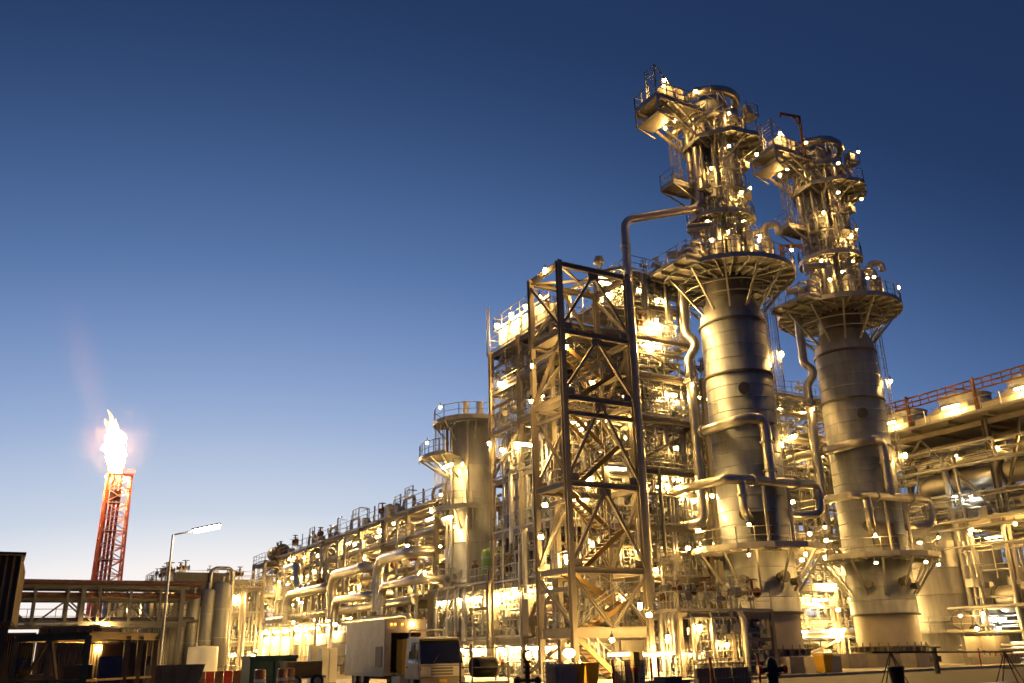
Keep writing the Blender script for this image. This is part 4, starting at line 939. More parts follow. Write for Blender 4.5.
for x in (821, 792, 850, 916): # concrete blocks by the column plinths
    p = gnd(x, 58 if x < 840 else 69); solo(B().box((p.x-.9, p.y-.6, .012), (p.x+.9, p.y+.6, .95)), 'concrete_block', 'conc', {821: 'pale concrete block between the two column plinths', 792: 'concrete block beside the plinth nearest the stair tower', 850: 'concrete block against the second column plinth', 916: 'concrete block beside the low yellowish wall'}[x], 'block', (p.x, p.y, .012))
vp = gnd(934, 55); R = thing('valve_station', 'dark valve with handwheel on a post beside the low wall', 'valve', vp)
B().cyl(vp, vp+Z*1.3, .14, 8).cyl(vp+Z*.6, vp+Z*.9, .3, 10).build('body', 'dark', R); B().cyl(vp+Z*1.3, vp+Z*1.38, .35, 12).build('handwheel', 'dark', R)
R = thing('safety_bunting', 'sagging line of small red warning flags in front of the low wall', 'bunting', (55, 37.6, 0))
a0, a1 = V((54.5, 37.4, 1.15)), V((60.5, 36.9, 1.1)); prev = a0
for x in (a0, a1): B().cyl((x.x, x.y, 0), x, .04, 6).build('post', 'red', R)
for i in range(1, 13):
    f = i/12; q = a0.lerp(a1, f)-Z*.35*sin(pi*f); B().beam(prev, q, .02).build('cord', 'white', R); prev = q
    if i < 12: B().add([q+V((-.12, 0, 0)), q+V((.12, 0, 0)), q+V((0, 0, -.3)), q+V((-.12, .02, 0)), q+V((.12, .02, 0)), q+V((0, .02, -.3))], [(0, 1, 2), (5, 4, 3), (0, 2, 5, 3), (1, 0, 3, 4), (2, 1, 4, 5)]).build('flag', 'red', R)
R = thing('safety_fence', 'orange plastic mesh safety fence beside the cooler rack', 'fence', (59.8, 36.9, 0))
for k in range(5): B().cyl((60.9+k*1.6, 36.9-k*.4, 0), (60.9+k*1.6, 36.9-k*.4, 1.3), .04, 6).build('post', 'red', R)
m = B()
for j in range(9): m.beam((60.9, 36.9, .2+j*.13), (67.3, 35.3, .2+j*.13), .035)
for j in range(48): f = j/47; m.beam((60.9+6.4*f, 36.9-1.6*f, .15), (60.9+6.4*f, 36.9-1.6*f, 1.3), .03)
m.build('mesh', 'orange', R)

# ------------------------------------------------------------------ left side: sheds, pipe bridge, vessels
def corrug(b, p, q, z0, z1, n, amp=.05):
    p = V(p); q = V(q); d = (q-p); nrm = d.cross(Z).normalized(); vs = []
    for i in range(n+1): x = p+d*(i/n)+nrm*(amp if i % 2 else -amp); vs += [x+Z*z0, x+Z*z1]
    b.add(vs, [(2*i, 2*i+2, 2*i+3, 2*i+1) for i in range(n)]); return b
R = thing('dark_shed', 'dark corrugated raised shed at the edge of the yard', 'shed', (-4, 46, 0))
e0 = at_d(21, 560, 42)
corrug(B(), (e0.x, 42.0, 0), (e0.x-8, 41.4, 0), 3.2, 5.75, 60).build('wall', 'shed', R); corrug(B(), (e0.x, 42.0, 0), (e0.x+.3, 50, 0), 3.2, 5.75, 60).build('wall', 'shed', R)
B().box((e0.x-8, 41.4, 5.75), (e0.x+.15, 50, 5.85)).build('roof', 'shed', R); B().box((e0.x-8, 41.6, 3.05), (e0.x, 50, 3.18)).build('floor', 'shed', R)
for x, y in ((e0.x-.2, 42.1), (e0.x-.2, 46), (e0.x-2.2, 41.9), (e0.x-4.2, 41.8), (e0.x-.2, 49.8)): B().ib((x, y, 0), (x, y, 3.05), .3).build('post', 'shed', R)
B().box((e0.x-7, 43, .012), (e0.x-.6, 49, 2.9)).build('dark_fill', 'black', R)  # black block stands in for the darkness of the open space underneath
def shelter():
    A_, B_, C_ = gnd(15, 40), gnd(87, 36), gnd(155, 40); h = 2.5; R = thing('steel_shelter', 'low open shelter of brown steel posts beside the dark shed', 'shelter', B_)
    D_ = A_+C_-B_
    for p in (A_, B_, C_, D_, A_.lerp(B_, .5), B_.lerp(C_, .55), B_.lerp(C_, .75), A_.lerp(D_, .5)): B().ib(p, p+Z*h, .2).build('post', 'olive', R)
    for p, q in ((A_, B_), (B_, C_), (C_, D_), (D_, A_), (A_.lerp(B_, .5), C_.lerp(D_, .5))): B().ib(p+Z*h, q+Z*h, .2, .26).build('beam', 'olive', R)
    for p, q in ((A_, B_), (B_, C_)): B().beam(p+Z*1.0, q+Z*1.0, .08).build('rail', 'olive', R)
    B().beam(A_+Z*.1, A_.lerp(B_, .5)+Z*h, .1).beam(A_.lerp(B_, .5)+Z*h, A_.lerp(B_, .75), .1).build('brace', 'olive', R)
    c = (A_+C_)/2
    corrug(B(), C_.lerp(D_, .1), D_, .1, 2.3, 50).build('back_wall', 'shed', R)
    for i, f in enumerate((.2, .45, .7)):
        p = A_.lerp(C_, f); solo(B().box(p+V((-.5, -.4, .012)), p+V((.5, .4, 1.2+.3*i))), 'crate', ('olive', 'shed', 'blue')[i], ('brown crate under the low steel shelter', 'taller dark crate under the low steel shelter', 'tallest blue crate under the low steel shelter')[i], 'crate', p)
shelter()
p0, p1 = gnd(38, 47), gnd(97, 46); R = thing('roof_container', 'grey sheet metal container behind the low steel shelter', 'container', p0)
d = (p1-p0); nn = V((-d.y, d.x, 0)).normalized()*2.4
corrug(B(), p0, p1, .1, 3.05, 40, .04).build('wall', 'shedlight', R); corrug(B(), p0+nn, p0, .1, 3.05, 30, .04).build('wall', 'shedlight', R); corrug(B(), p1, p1+nn, .1, 3.05, 30, .04).build('wall', 'shedlight', R)
B().add([p0+Z*3.06, p1+Z*3.06, p1+nn+Z*3.06, p0+nn+Z*3.06, p0+Z*3.16, p1+Z*3.16, p1+nn+Z*3.16, p0+nn+Z*3.16], [(3,2,1,0),(4,5,6,7),(0,1,5,4),(1,2,6,5),(2,3,7,6),(3,0,4,7)]).build('roof', 'shedlight', R)
for p in (p0, p1, p0+nn, p1+nn): B().beam(p, p+Z*3.05, .16).build('corner_post', 'shed', R)
def bridge():
    R = thing('pipe_bridge', 'dark pipe bridge of steel truss against the pale horizon', 'pipe bridge', (0, 80, 0))
    v0, v1 = 80.0, 83.0; ua, ub = -14, 13.5
    for v in (v0, v1):
        for z, s in ((7.15, .3), (6.2, .2), (4.2, .3)): B().ib((ua, v, z), (ub, v, z), .22, s).build('chord', 'dark', R)
        u = ua; k = 0
        while u < ub-1:
            B().ib((u, v, 4.2), (u, v, 7.15), .2).build('post', 'dark', R)
            B().beam((u, v, 4.2) if k % 2 else (u, v, 6.2), (u+2.3, v, 6.2) if k % 2 else (u+2.3, v, 4.2), .12).build('brace', 'dark', R); u += 2.3; k += 1
        for u in (-12, -3, 5.5, 13): B().ib((u, v, 0), (u, v, 7.15), .34).build('leg', 'dark', R)
    rng = random.Random(2)
    for z in (4.45, 6.4, 7.35):
        for k in range(4): r = rng.choice((.1, .16, .24)); B().tube([(ua, v0+.4+k*.65, z+r), (ub+1, v0+.4+k*.65, z+r)], r, 8).build('pipe', rng.choice(('dark', 'dark', 'rust')), R)
    B().rail([(ua, v0-.15, 4.35), (ub, v0-.15, 4.35)], 1.1, 2).build('handrail', 'dark', R)
    globe((7.2, 79.2, 4.3), 'under the pipe bridge', 'lampb'); tubel((6.9, 79.3, 4.1), 'u', 'under the pipe bridge', 'tubeb')
bridge()
# street lamp
sp = gnd(161, 61); R = thing('street_lamp', 'tall single arm street lamp standing alone in the yard', 'street lamp', sp)
B().cyl(sp, sp+Z*9.1, .1, 10, .07).build('pole', 'galv', R); ar = V((1.55, -.55, .3)); B().tube([sp+Z*8.95, sp+Z*9.1+V((.1, -.03, 0)), sp+Z*9.1+ar*.75], .05, 8).build('arm', 'galv', R)
hd = sp+Z*9.1+ar*.7; he = sp+Z*9.15+ar*1.75; B().beam(hd+Z*.1, he+Z*.1, .5, .1).build('head', 'galv', R); B().beam(hd.lerp(he, .08)-Z*.05, hd.lerp(he, .95)-Z*.05, .42, .19).build('lens', 'street', R)
B().cyl(sp, sp+Z*.3, .25, 10).build('base', 'conc', R)
# vessel bank and far plant
vb = at_v(200, 600, 84)
for i, (dx, h, r, m) in enumerate(((-1.6, 7.0, .55, 'clad2'), (-.45, 7.0, .55, 'clad2'), (.7, 7.4, .55, 'clad2'), (1.9, 8.0, .75, 'clad2'))):
    vdrum((vb.x+dx, 84+(i % 2)*.3, 0.004), h, r, ('slim grey vertical vessel in the bank beside the street lamp', 'slim grey vertical vessel in the bank beside the street lamp', 'slim grey vertical vessel in the bank beside the street lamp', 'widest grey vertical vessel in the bank beside the street lamp')[i], m, 'slim vessels beside the street lamp' if i < 3 else None)
R = thing('dark_hood', 'dark rectangular hood over the grey vessel bank', 'hood', (vb.x, 85.6, 0)); B().box((vb.x-2.0, 85.4, 6.0), (vb.x+2.6, 87, 8.9)).build('box', 'dark', R)
for x in (-1.9, 2.5): B().beam((vb.x+x, 86, 0), (vb.x+x, 86, 6), .25).build('leg', 'steel', R)
B().tube([(vb.x+1, 85.2, 7), (vb.x+1, 85.2, 9.3), (vb.x+2.9, 85.2, 9.3), (vb.x+2.9, 85.2, 1)], .17, 10).build('pipe', 'pipe', R)
solo(B().lathe((vb.x+.2, 81.6, .004), [(.01, 2.6), (1.2, 2.5), (1.25, 2.35), (1.25, 0)], 24), 'storage_tank', 'white', 'squat white tank in front of the grey vessel bank', 'tank', (vb.x+.2, 81.6, .004))
for i, (xa, xb, v, zt, s) in enumerate(((152, 178, 88, [3, 6, 8.0], 41), (222, 262, 100, [3, 6, 8.6], 42), (228, 262, 112, [4, 8, 10.2], 43), (110, 160, 104, [4, 7.6], 44), (170, 215, 100, [4, 8, 9.2], 45))):
    a = at_v(xa, 600, v).x; b = at_v(xb, 600, v).x; um = (a+b)/2
    pl = ('beside the street lamp', 'between the vessel bank and the pipe rack', 'far behind the pipe rack end', 'far behind the pipe bridge', 'behind the grey vessel bank')[i]
    frame('far_process_frame', 'small lit steel process frame '+pl, [a, um, b], [v, v+5], zt, s, 40, .7, .28, equip=False, risers=22, valves=14, where=('by the street lamp', 'by the vessel bank', 'beyond the rack end', 'beyond the pipe bridge', 'behind the vessel bank')[i], lampd=1.0, lampk=('lampb', 'tubeb'), jo=4)
p = at_v(210, 577, 100); R = thing('beacon_boom', 'short red boom on top of the far frame behind the vessel bank', 'boom', (p.x, 100, 9.2)); B().cyl((p.x, 100, 9.2), (p.x, 100, p.z), .15, 6).build('post', 'red', R); B().beam((p.x-.8, 100, p.z), (p.x+1.2, 100, p.z-.2), .35, .5).build('boom', 'red', R)

# ------------------------------------------------------------------ flare
def flare():
    c = V((26.2, 299, 0)); R = thing('flare_stack', 'tall red lattice flare stack with burning tip on the horizon', 'flare stack', c)
    H = 55.5; hw = lambda z: 4.1-.8*z/H
    cr = lambda i, z: c+V(((-1, 1, 1, -1)[i]*hw(z), (-1, -1, 1, 1)[i]*hw(z), z))
    for i in range(4): B().beam(cr(i, 0), cr(i, H), .55).build('leg', 'flare', R)
    n = 13; zz = [H*k/n for k in range(n+1)]
    for a, b in zip(zz[:-1], zz[1:]):
        for i in range(4):
            j = (i+1) % 4; B().beam(cr(i, b), cr(j, b), .32).build('girt', 'flare2', R)
            B().beam(cr(i, a), cr(j, b), .26).build('brace', 'flare2', R); B().beam(cr(j, a), cr(i, b), .26).build('brace', 'flare2', R)
    for k, (x, y) in enumerate(((-2.9, -1.6), (-1.8, -2.2), (-.7, -1.7), (.4, -2.2))):
        B().cyl(c+V((x, y, 0)), c+V((x, y, H+3.5)), .42, 10).build('riser', 'flare', R)
        for b in zz[1::2]: B().cyl(c+V((x, y, b-.4)), c+V((x, y, b+.4)), .55, 10).build('guide', 'rust', R)
    for y in (-3.6, -1.8, 0, 1.8, 3.6): B().beam(c+V((-3.9, y, H+.2)), c+V((3.9, y, H+.2)), .35, .4).build('top_beam', 'flare', R)
    B().rail([c+V((-3.9, -3.9, H+.5)), c+V((3.9, -3.9, H+.5))], 1.3, 2, .15).build('handrail', 'flare', R)
    B().box(c+V((-2.4, -3.4, 47.5)), c+V((.8, -2.8, 50.5))).build('ladder_shelter', 'rust', R)
    # flame: a twisted mass of tongues
    rng = random.Random(9); fb = B(); base = c+V((-1.6, -2.6, H+2.6))
    from mathutils import noise
    n, m = 20, 22; vs = []
    for j in range(m+1):
        t = j/m; rr = 3.0*(sin(pi*min(1, t*.9+.14))**.75)*(1 if t < .75 else max(.02, (1-t)/.25)); off = V((-3.0*t*t-.6*sin(4*t), 0, 14.5*t))
        for i in range(n):
            a = 2*pi*i/n; e = V((cos(a), sin(a), 0)); q = e*1.1+V((0, 0, t*5)); s_ = 1+.55*noise.noise(q*1.3)+.25*noise.noise(q*3.1)
            vs.append(base+off+e*max(.03, rr*s_))
    F = thing('flame', 'blazing white orange flame on top of the flare stack', 'flame', base)
    fb.add(vs, [(j*n+i, j*n+(i+1) % n, (j+1)*n+(i+1) % n, (j+1)*n+i) for j in range(m) for i in range(n)], True)
    for x in (-1.5, -.5, .5, 1.4): fb.cyl(base+V((x*.9, 0, -1.8)), base+V((x, 0, 4)), .35, 8, .6)
    fb.build('core', 'flame', F)
    for k in range(34):     # loose orange tongues licking off the core
        a = rng.uniform(0, 6.3); t = rng.uniform(.05, 1.0); o = base+V((-3.6*t*t+2.0*(1-.5*t)*cos(a), 1.4*sin(a), 14.5*t)); L = rng.uniform(1.6, 4.4); w_ = rng.uniform(.35, .8); lean = rng.uniform(-1.6, -.3)
        tb = B(); prev = o-Z*1.0; pr_ = w_*.4
        for q in range(1, 6):
            f = q/5; nx = o+V((lean*f*f+.25*sin(5*f+k), 0, -1.0+(L+1)*f)); nr = w_*max(.04, sin(pi*(.25+.75*f))); tb.cyl(prev, nx, pr_, 7, nr); prev, pr_ = nx, nr
        tb.build('tongue', 'flame2', F)

flare()

# ------------------------------------------------------------------ truck
def wheel(c, r, wd, root, ax='u'):
    c = V(c); t = B().lathe(c, [(r*.6, -wd/2), (r*.93, -wd/2), (r, -wd*.35), (r, wd*.35), (r*.93, wd/2), (r*.6, wd/2)], 20, axis=ax).build('wheel', 'black', root)
    B().lathe(c, [(.01, -wd*.3), (r*.3, -wd*.42), (r*.55, -wd*.25), (r*.6, -wd*.45), (r*.6, wd*.45), (.01, wd*.3)], 16, axis=ax).build('rim', 'galv', t)
def truck():
    u0, u1 = 17.2, 19.5; R = thing('box_truck', 'white box truck with a dark windscreen parked in front of the pipe rack', 'truck', ((u0+u1)/2, 45, 0))
    vc, vb, vf, ve = 39.9, 41.7, 44.4, 50.3; um = (u0+u1)/2
    for u in (um-.45, um+.45): B().beam((u, vc+.4, .5), (u, ve, .5), .1, .2).build('chassis_rail', 'dark', R)
    # box: wall panels, opening in the front wall
    z0, z1 = .72, 3.24
    for k in range(3): a = vf+(ve-vf)*k/3; B().box((u0, a+.01, z0), (u0+.05, a+(ve-vf)/3-.01, z1)).build('side_panel', 'truck', R); B().box((u1-.05, a+.01, z0), (u1, a+(ve-vf)/3-.01, z1)).build('side_panel', 'truck', R)
    B().box((u0-.01, vf, z1+.003), (u1+.01, ve, z1+.07)).build('roof', 'truck', R); B().box((u0, vf, z0-.12), (u1, ve, z0-.003)).build('floor', 'galv', R)
    B().box((u0+.055, ve-.06, z0), (u1-.055, ve, z1)).build('rear_door', 'truck', R)
    B().box((u0+.055, vf, 2.65), (u1-.055, vf+.05, z1)).build('front_header', 'truck', R); B().box((u0+.055, vf, z0), (u0+.35, vf+.05, 2.645)).build('front_jamb', 'truck', R); B().box((u1-.3, vf, z0), (u1-.055, vf+.05, 2.645)).build('front_jamb', 'truck', R)
    B().box((u0-.03, vf+.3, 1.0), (u0-.003, vf+1.2, 2.0)).build('vent_grille', 'shedlight', R)
    B().box((u0-.04, vf, z0-.16), (u0-.003, ve, z0+.02)).build('skirt_rail', 'galv', R)
    for x in (.35, .55, .95, 1.5): B().ball((u0+x, vf-.03, 3.06), .06, 8, 4).build('marker_light', 'amber' if x < 1.2 else 'lampd', R)
    B().box((u0+.5, vf-1.2, .62), (u0+1.1, vf-.5, 2.3)).build('generator_housing', 'yellow', R); B().box((u0+1.2, vf-1.6, .62), (u1-.2, vf-.4, 2.0)).build('generator_housing', 'yellow', R)
    B().tube([(u0+.3, vb+.15, .6), (u0+.3, vb+.15, 2.7), (u1-.2, vb+.15, 2.7), (u1-.2, vb+.15, .6)], .05, 8).build('headboard', 'galv', R)
    # cab: profile in v,z extruded along u
    pr = [(vc+.12, .5), (vc, .6), (vc, 1.06), (vc+.06, 1.12), (vc+.34, 2.22), (vc+.5, 2.34), (vb-.1, 2.38), (vb, 2.24), (vb, .5)]
    n = len(pr); b = B(); ins = [0, 0, .0, .02, .1, .14, .14, .1, 0]
    vs = [(u0+i, v, z) for (v, z), i in zip(pr, ins)]+[(u1-i, v, z) for (v, z), i in zip(pr, ins)]
    b.add(vs, [tuple(range(n)), tuple(range(2*n-1, n-1, -1))]+[(i, n+i, n+(i+1) % n, (i+1) % n) for i in range(n)]); cab = b.build('cab', 'truck', R)
    B().add([(u0+.07, vc+.045, 1.16), (u1-.07, vc+.045, 1.16), (u1-.15, vc+.31, 2.2), (u0+.15, vc+.31, 2.2)], [(0, 1, 2, 3)]).build('windscreen', 'glass', R)
    for s_, uu in ((-1, u0), (1, u1)):
        B().add([(uu+s_*.012-s_*.035, vc+.22, 1.2), (uu+s_*.012-s_*.035, vb-.35, 1.2), (uu+s_*.012-s_*.115, vb-.4, 2.12), (uu+s_*.012-s_*.115, vc+.5, 2.12)], [(0, 1, 2, 3)]).build('side_window', 'glass', R)
        d_ = B().box((uu+s_*.006-.006, vc+.2, .6), (uu+s_*.006+.006, vb-.2, 1.12)).build('door', 'truck', R); B().box((uu+s_*.03-.02, vb-.45, .98), (uu+s_*.03+.02, vb-.28, 1.04)).build('handle', 'black', d_)
        mr = B().beam((uu, vc+.15, 1.75), (uu+s_*.3, vc-.05, 1.8), .04).box((uu+s_*.3-.05, vc-.13, 1.4), (uu+s_*.3+.05, vc-.02, 2.0)).build('mirror', 'black', R)
        B().box((uu-s_*.14-.1, vc-.03, .66), (uu-s_*.14+.1, vc-.003, .84)).build('headlight', 'plast', R)
        B().box((uu-s_*.06-.03, vc-.03, .88), (uu-s_*.06+.03, vc-.003, 1.02)).build('indicator', 'red', R)
        B().beam((um+s_*.5, vc+.02, 1.14), (um+s_*.1, vc+.13, 1.6), .02).build('wiper', 'black', R)
    B().beam((u0+.12, vc+.2, 2.24), (u1-.12, vc+.2, 2.24), .3, .05).build('sun_visor', 'black', R)
    B().box((u0+.04, vc-.012, 1.055), (u1-.04, vc+.012, 1.085)).build('trim_strip', 'dark', R)
    for uu in (u0+.5, u1-.5): B().beam((uu, vc+.55, 1.0), (uu, vc+.75, 1.75), .5, .14).build('seat', 'shed', R)
    for k in range(3): B().box((um-.55, vc-.025, .66+k*.13), (um+.55, vc-.003, .74+k*.13)).build('grille', 'dark', R)
    B().box((u0+.02, vc-.12, .3), (u1-.02, vc+.05, .55)).build('bumper', 'shedlight', R); B().box((um-.2, vc-.14, .36), (um+.2, vc-.124, .48)).build('number_plate', 'yellow', R)
    for v in (40.9, 47.6, 48.8):
        for s_, uu in ((1, u0+.16), (-1, u1-.16)): wheel((uu, v, .42), .42, .28, R)
    B().box((u0+.1, 42.4, .2), (u0+.6, 43.6, .6)).build('fuel_tank', 'galv', R)
truck()

# ------------------------------------------------------------------ small things in the yard
def hydrant(p, label, m, h, mcap):
    p = V(p); R = thing('fire_hydrant', label, 'hydrant', p)
    B().lathe(p, [(.26, 0), (.26, .06), (.16, .08), (.16, h*.55), (.22, h*.57), (.22, h*.62), (.16, h*.64), (.19, h*.8), (.15, h*.93), (.06, h), (.01, h)], 14).build('barrel', m, R)
    for a in (radians(-25), radians(155)):
        e = V((cos(a), sin(a), 0)); B().cyl(p+e*.12+Z*h*.72, p+e*.34+Z*h*.72, .09, 10).build('outlet', m, R); B().cyl(p+e*.34+Z*h*.72, p+e*.46+Z*h*.72, .13, 10).build('cap', mcap, R)
    return R
hydrant(gnd(770, 31), 'dark hydrant with red side caps standing in the road yard', 'black', 1.3, 'red')
p = gnd(527, 37); R = thing('fire_monitor', 'rust brown fire monitor with curved nozzle beside the stair tower', 'fire monitor', p)
B().cyl(p, p+Z*1.3, .1, 10).build('riser', 'rust', R)
for z in (.25, .8, 1.0, 1.2): B().cyl(p+Z*z, p+Z*(z+.09), .17, 12).build('flange', 'rust', R)
e = V((.87, -.49, 0)); B().cyl(p-e*.55+Z*.55, p+e*.5+Z*.55, .08, 10).build('cross_pipe', 'rust', R)
for s_ in (-1, 1): B().ball(p+e*(.4*s_)+Z*.55, .15, 10, 6).build('valve', 'rust', R)
B().tube([p+Z*1.25, p-e*.16+Z*1.4, p-e*.14+Z*1.6, p+e*.15+Z*1.7], .05, 8).build('nozzle', 'rust', R)
def tote(p, label):
    p = V(p); R = thing('ibc_tote', label, 'tote', p); s_ = .56; h = 1.1
    B().box(p+V((-s_, -s_*.9, 0)), p+V((s_, s_*.9, .16))).build('pallet', 'dark', R)
    B().box(p+V((-s_+.05, -s_*.9+.05, .163)), p+V((s_-.05, s_*.9-.05, h))).build('tank', 'plast', R)
    m = B(); a, c = s_, s_*.9
    for k in range(6):
        z = .18+k*.19; P4 = [p+V((-a, -c, z)), p+V((a, -c, z)), p+V((a, c, z)), p+V((-a, c, z))]
        for i in range(4): m.beam(P4[i], P4[(i+1) % 4], .03)
    for k in range(7):
        f = -1+2*k/6
        for x, y in ((f*a, -c), (f*a, c), (-a, f*c), (a, f*c)): m.beam(p+V((x, y, .16)), p+V((x, y, h+.05)), .03)
    m.build('cage', 'galv', R); B().cyl(p+Z*h, p+Z*(h+.07), .14, 12).build('lid', 'red', R)
tote(gnd(560, 41), 'caged grey liquid tote beside the yellow bins'); tote(gnd(628, 42), 'caged grey liquid tote beside the yellow marker post')
def bin_(p, label, m='yellow'):
    p = V(p); R = thing('waste_bin', label, 'bin', p)
    vs = [p+V((sx*(.28 if z < .5 else .36), sy*(.3 if z < .5 else .38), z)) for z in (.12, 1.0) for sx, sy in ((-1, -1), (1, -1), (1, 1), (-1, 1))]
    B().add(vs, [(3, 2, 1, 0), (4, 5, 6, 7), (0, 1, 5, 4), (1, 2, 6, 5), (2, 3, 7, 6), (3, 0, 4, 7)]).build('body', m, R); B().box(p+V((-.4, -.42, 1.003)), p+V((.4, .42, 1.08))).build('lid', m, R)
    for x in (-.25, .25): wheel(p+V((x, .3, .1)), .1, .06, R)
bin_(gnd(573, 41.5), 'yellow waste bin under a glowing lamp beside the tote'); bin_(gnd(587, 42.3), 'yellow waste bin nearer the low pipe walkway'); bin_(gnd(822, 56.5), 'yellow waste bin by the concrete block between the columns')
lp = gnd(569, 42.4); R = thing('post_lamp', 'short post lamp glowing above the yellow bins', 'lamp', lp); B().cyl(lp, lp+Z*1.35, .05, 8).build('post', 'galv', R); B().ball(lp+Z*1.5, .26, 12, 7, .75).build('globe', 'lamp', R)
p = gnd(634, 41); R = thing('marker_post', 'yellow topped marker post with red band beside the tote', 'post', p); B().cyl(p, p+Z*.7, .12, 10).build('shaft', 'rust', R); B().cyl(p+Z*.7, p+Z*.85, .17, 10).build('band', 'red', R); B().box(p+V((-.15, -.15, .85)), p+V((.15, .15, 1.5))).build('head', 'yellow', R)
# red post and wire barrier in front of the pipe walkway
R = thing('wire_barrier', 'red post and wire barrier in front of the low pipe walkway', 'barrier', gnd(650, 38))
for x in (612, 650, 657, 709, 757): q = gnd(x, 38); B().cyl(q, q+Z*1.25, .05, 8).build('post', 'red', R)
for a, b in ((612, 650), (657, 709), (709, 757)):
    qa, qb = gnd(a, 38), gnd(b, 38); m = B()
    for z in (.25, .5, .75, 1.0, 1.2): m.beam(qa+Z*z, qb+Z*z, .015)
    for k in range(14): t = qa.lerp(qb, k/13); m.beam(t+Z*.2, t+Z*1.2, .012)
    m.build('mesh', 'dark', R)
qa, qb = gnd(693, 40), gnd(746, 41); R = thing('concrete_barrier', 'dark low concrete barrier beside the red posts', 'barrier', qa)
for k in range(3):
    a = qa.lerp(qb, k/3+.01); b = qa.lerp(qb, (k+1)/3-.01); B().beam(a+Z*.2, b+Z*.2, .5, .38).beam(a+Z*.6, b+Z*.6, .25, .4).build('segment', 'dark', R)
p = gnd(667, 36); solo(B().box(p+V((-.6, -.5, 0)), p+V((.6, .5, .5))).box(p+V((-.5, -.4, .5)), p+V((.3, .3, .62))), 'equipment_crate', 'dark', 'dark closed crate standing between red barrier posts', 'crate', p)
# portable generator beside the truck
p = gnd(484, 42); R = thing('generator', 'dark open framed generator beside the truck', 'generator', p)
B().box(p+V((-.9, -.6, .25)), p+V((.9, .6, .4))).build('skid', 'dark', R); B().lathe(p+Z*1.0, [(.01, -.6), (.4, -.58), (.45, -.4), (.45, .4), (.4, .58), (.01, .6)], 14, axis='u').build('engine', 'black', R)
m = B()
for x in (-.9, .9):
    for y in (-.6, .6): m.beam(p+V((x, y, 0)), p+V((x, y, 1.8)), .06)
    m.beam(p+V((x, -.6, 1.8)), p+V((x, .6, 1.8)), .06)
for y in (-.6, .6): m.beam(p+V((-.9, y, 1.8)), p+V((.9, y, 1.8)), .06); m.beam(p+V((-.9, y, 1.0)), p+V((.9, y, 1.0)), .05)
m.build('frame', 'dark', R)
# trestle barricade at the right
def aframe(p, h, sp_, R):
    e = V((.87, -.49, 0)); o = V((.49, .87, 0))
    for s_ in (-1, 1):
        B().beam(p+o*.25*s_-e*sp_, p+o*.04*s_+Z*h, .035).build('leg', 'black', R); B().beam(p+o*.25*s_+e*sp_, p+o*.04*s_+Z*h, .035).build('leg', 'black', R)
    B().beam(p-e*sp_*.5+Z*h*.5, p+e*sp_*.5+Z*h*.5, .04).build('spreader', 'black', R)
qa, qb = gnd(890, 37), gnd(1004, 42); R = thing('trestle_barricade', 'black trestles carrying one long bar across the yard road', 'barricade', qa)
aframe(qa, 1.32, .5, R); aframe(qb, 1.18, .45, R); dd = (qb-qa).normalized(); B().beam(qa-dd*.9+Z*1.33, qb+dd*.5+Z*1.19, .05, .06).build('bar', 'black', R)
p = gnd(893, 36.3); R = thing('waste_bin', 'black rubbish bin under the trestle bar', 'bin', p); B().lathe(p, [(.2, .02), (.26, .75), (.3, .78), (.3, .84), (.01, .86)], 14).build('body', 'black', R); B().box(p+V((-.36, -.05, .7)), p+V((.36, .05, .78))).build('handle', 'black', R)
p = gnd(988, 39.5); solo(B().box(p+V((-.9, -.12, .008)), p+V((.9, .12, .16))), 'wheel_stop', 'white', 'white wheel stop lying on the road', 'wheel stop', p)
# left yard
p = gnd(176, 50); R = thing('skip_bin', 'dark steel skip beside the street lamp', 'skip', p)
vs = [p+V((sx*(1.0 if z < 1 else 1.35), sy*.8, z)) for z in (.1, 1.35) for sx, sy in ((-1, -1), (1, -1), (1, 1), (-1, 1))]
B().add(vs, [(3, 2, 1, 0), (0, 1, 5, 4), (1, 2, 6, 5), (2, 3, 7, 6), (3, 0, 4, 7)]).build('body', 'dark', R)
for x in (-.6, 0, .6): B().beam(p+V((x*.85, -.83, .1)), p+V((x*1.25, -.83, 1.35)), .1).build('rib', 'dark', R)
p = gnd(270, 55); R = thing('site_container', 'teal equipment container in front of the filter drums', 'container', p)
B().box(p+V((-1.3, -1, .1)), p+V((1.3, 1, 1.5))).build('body', 'teal', R); B().box(p+V((-1.36, -1.06, 1.503)), p+V((1.36, 1.06, 1.68))).build('roof', 'teal', R)
for x in (-.65, .65): B().box(p+V((x-.55, -1.03, .2)), p+V((x+.55, -1.003, 1.4))).build('door', 'teal', R)
for i, (x, d) in enumerate(((262, 48), (284, 50), (291, 51))):
    p = gnd(x, d); R = thing('safety_bollard', 'chunky orange safety drum beside the teal container', 'bollard', p, 'orange safety drums'); B().lathe(p, [(.42, 0), (.42, .08), (.3, .1), (.27, 1.0), (.2, 1.05), (.01, 1.06)], 14).build('body', 'orange', R); B().lathe(p, [(.305, .45), (.295, .6)], 14).build('band', 'white', R)
p = gnd(303, 52); R = thing('flat_trailer', 'low dark trailer with brown load beside the teal container', 'trailer', p)
B().box(p+V((-1.1, -.8, .5)), p+V((1.1, .8, .62))).build('bed', 'dark', R); B().box(p+V((-1.0, -.7, .623)), p+V((.9, .7, 1.35))).build('load', 'olive', R)
for x in (-.6, .6): wheel(p+V((x, -.85, .35)), .35, .2, R, 'v')
for i, (x, d) in enumerate(((318, 58), (328, 57))):
    p = gnd(x, d); cabinet(p, (1.0, .6, 2.2-.2*i), ('tall yellowish control cabinet beside the truck box', 'shorter yellowish control cabinet beside the truck box')[i], 'cream')
R = thing('yard_barrier', 'row of red and white water filled barriers in front of the far frames', 'barrier', gnd(215, 60))
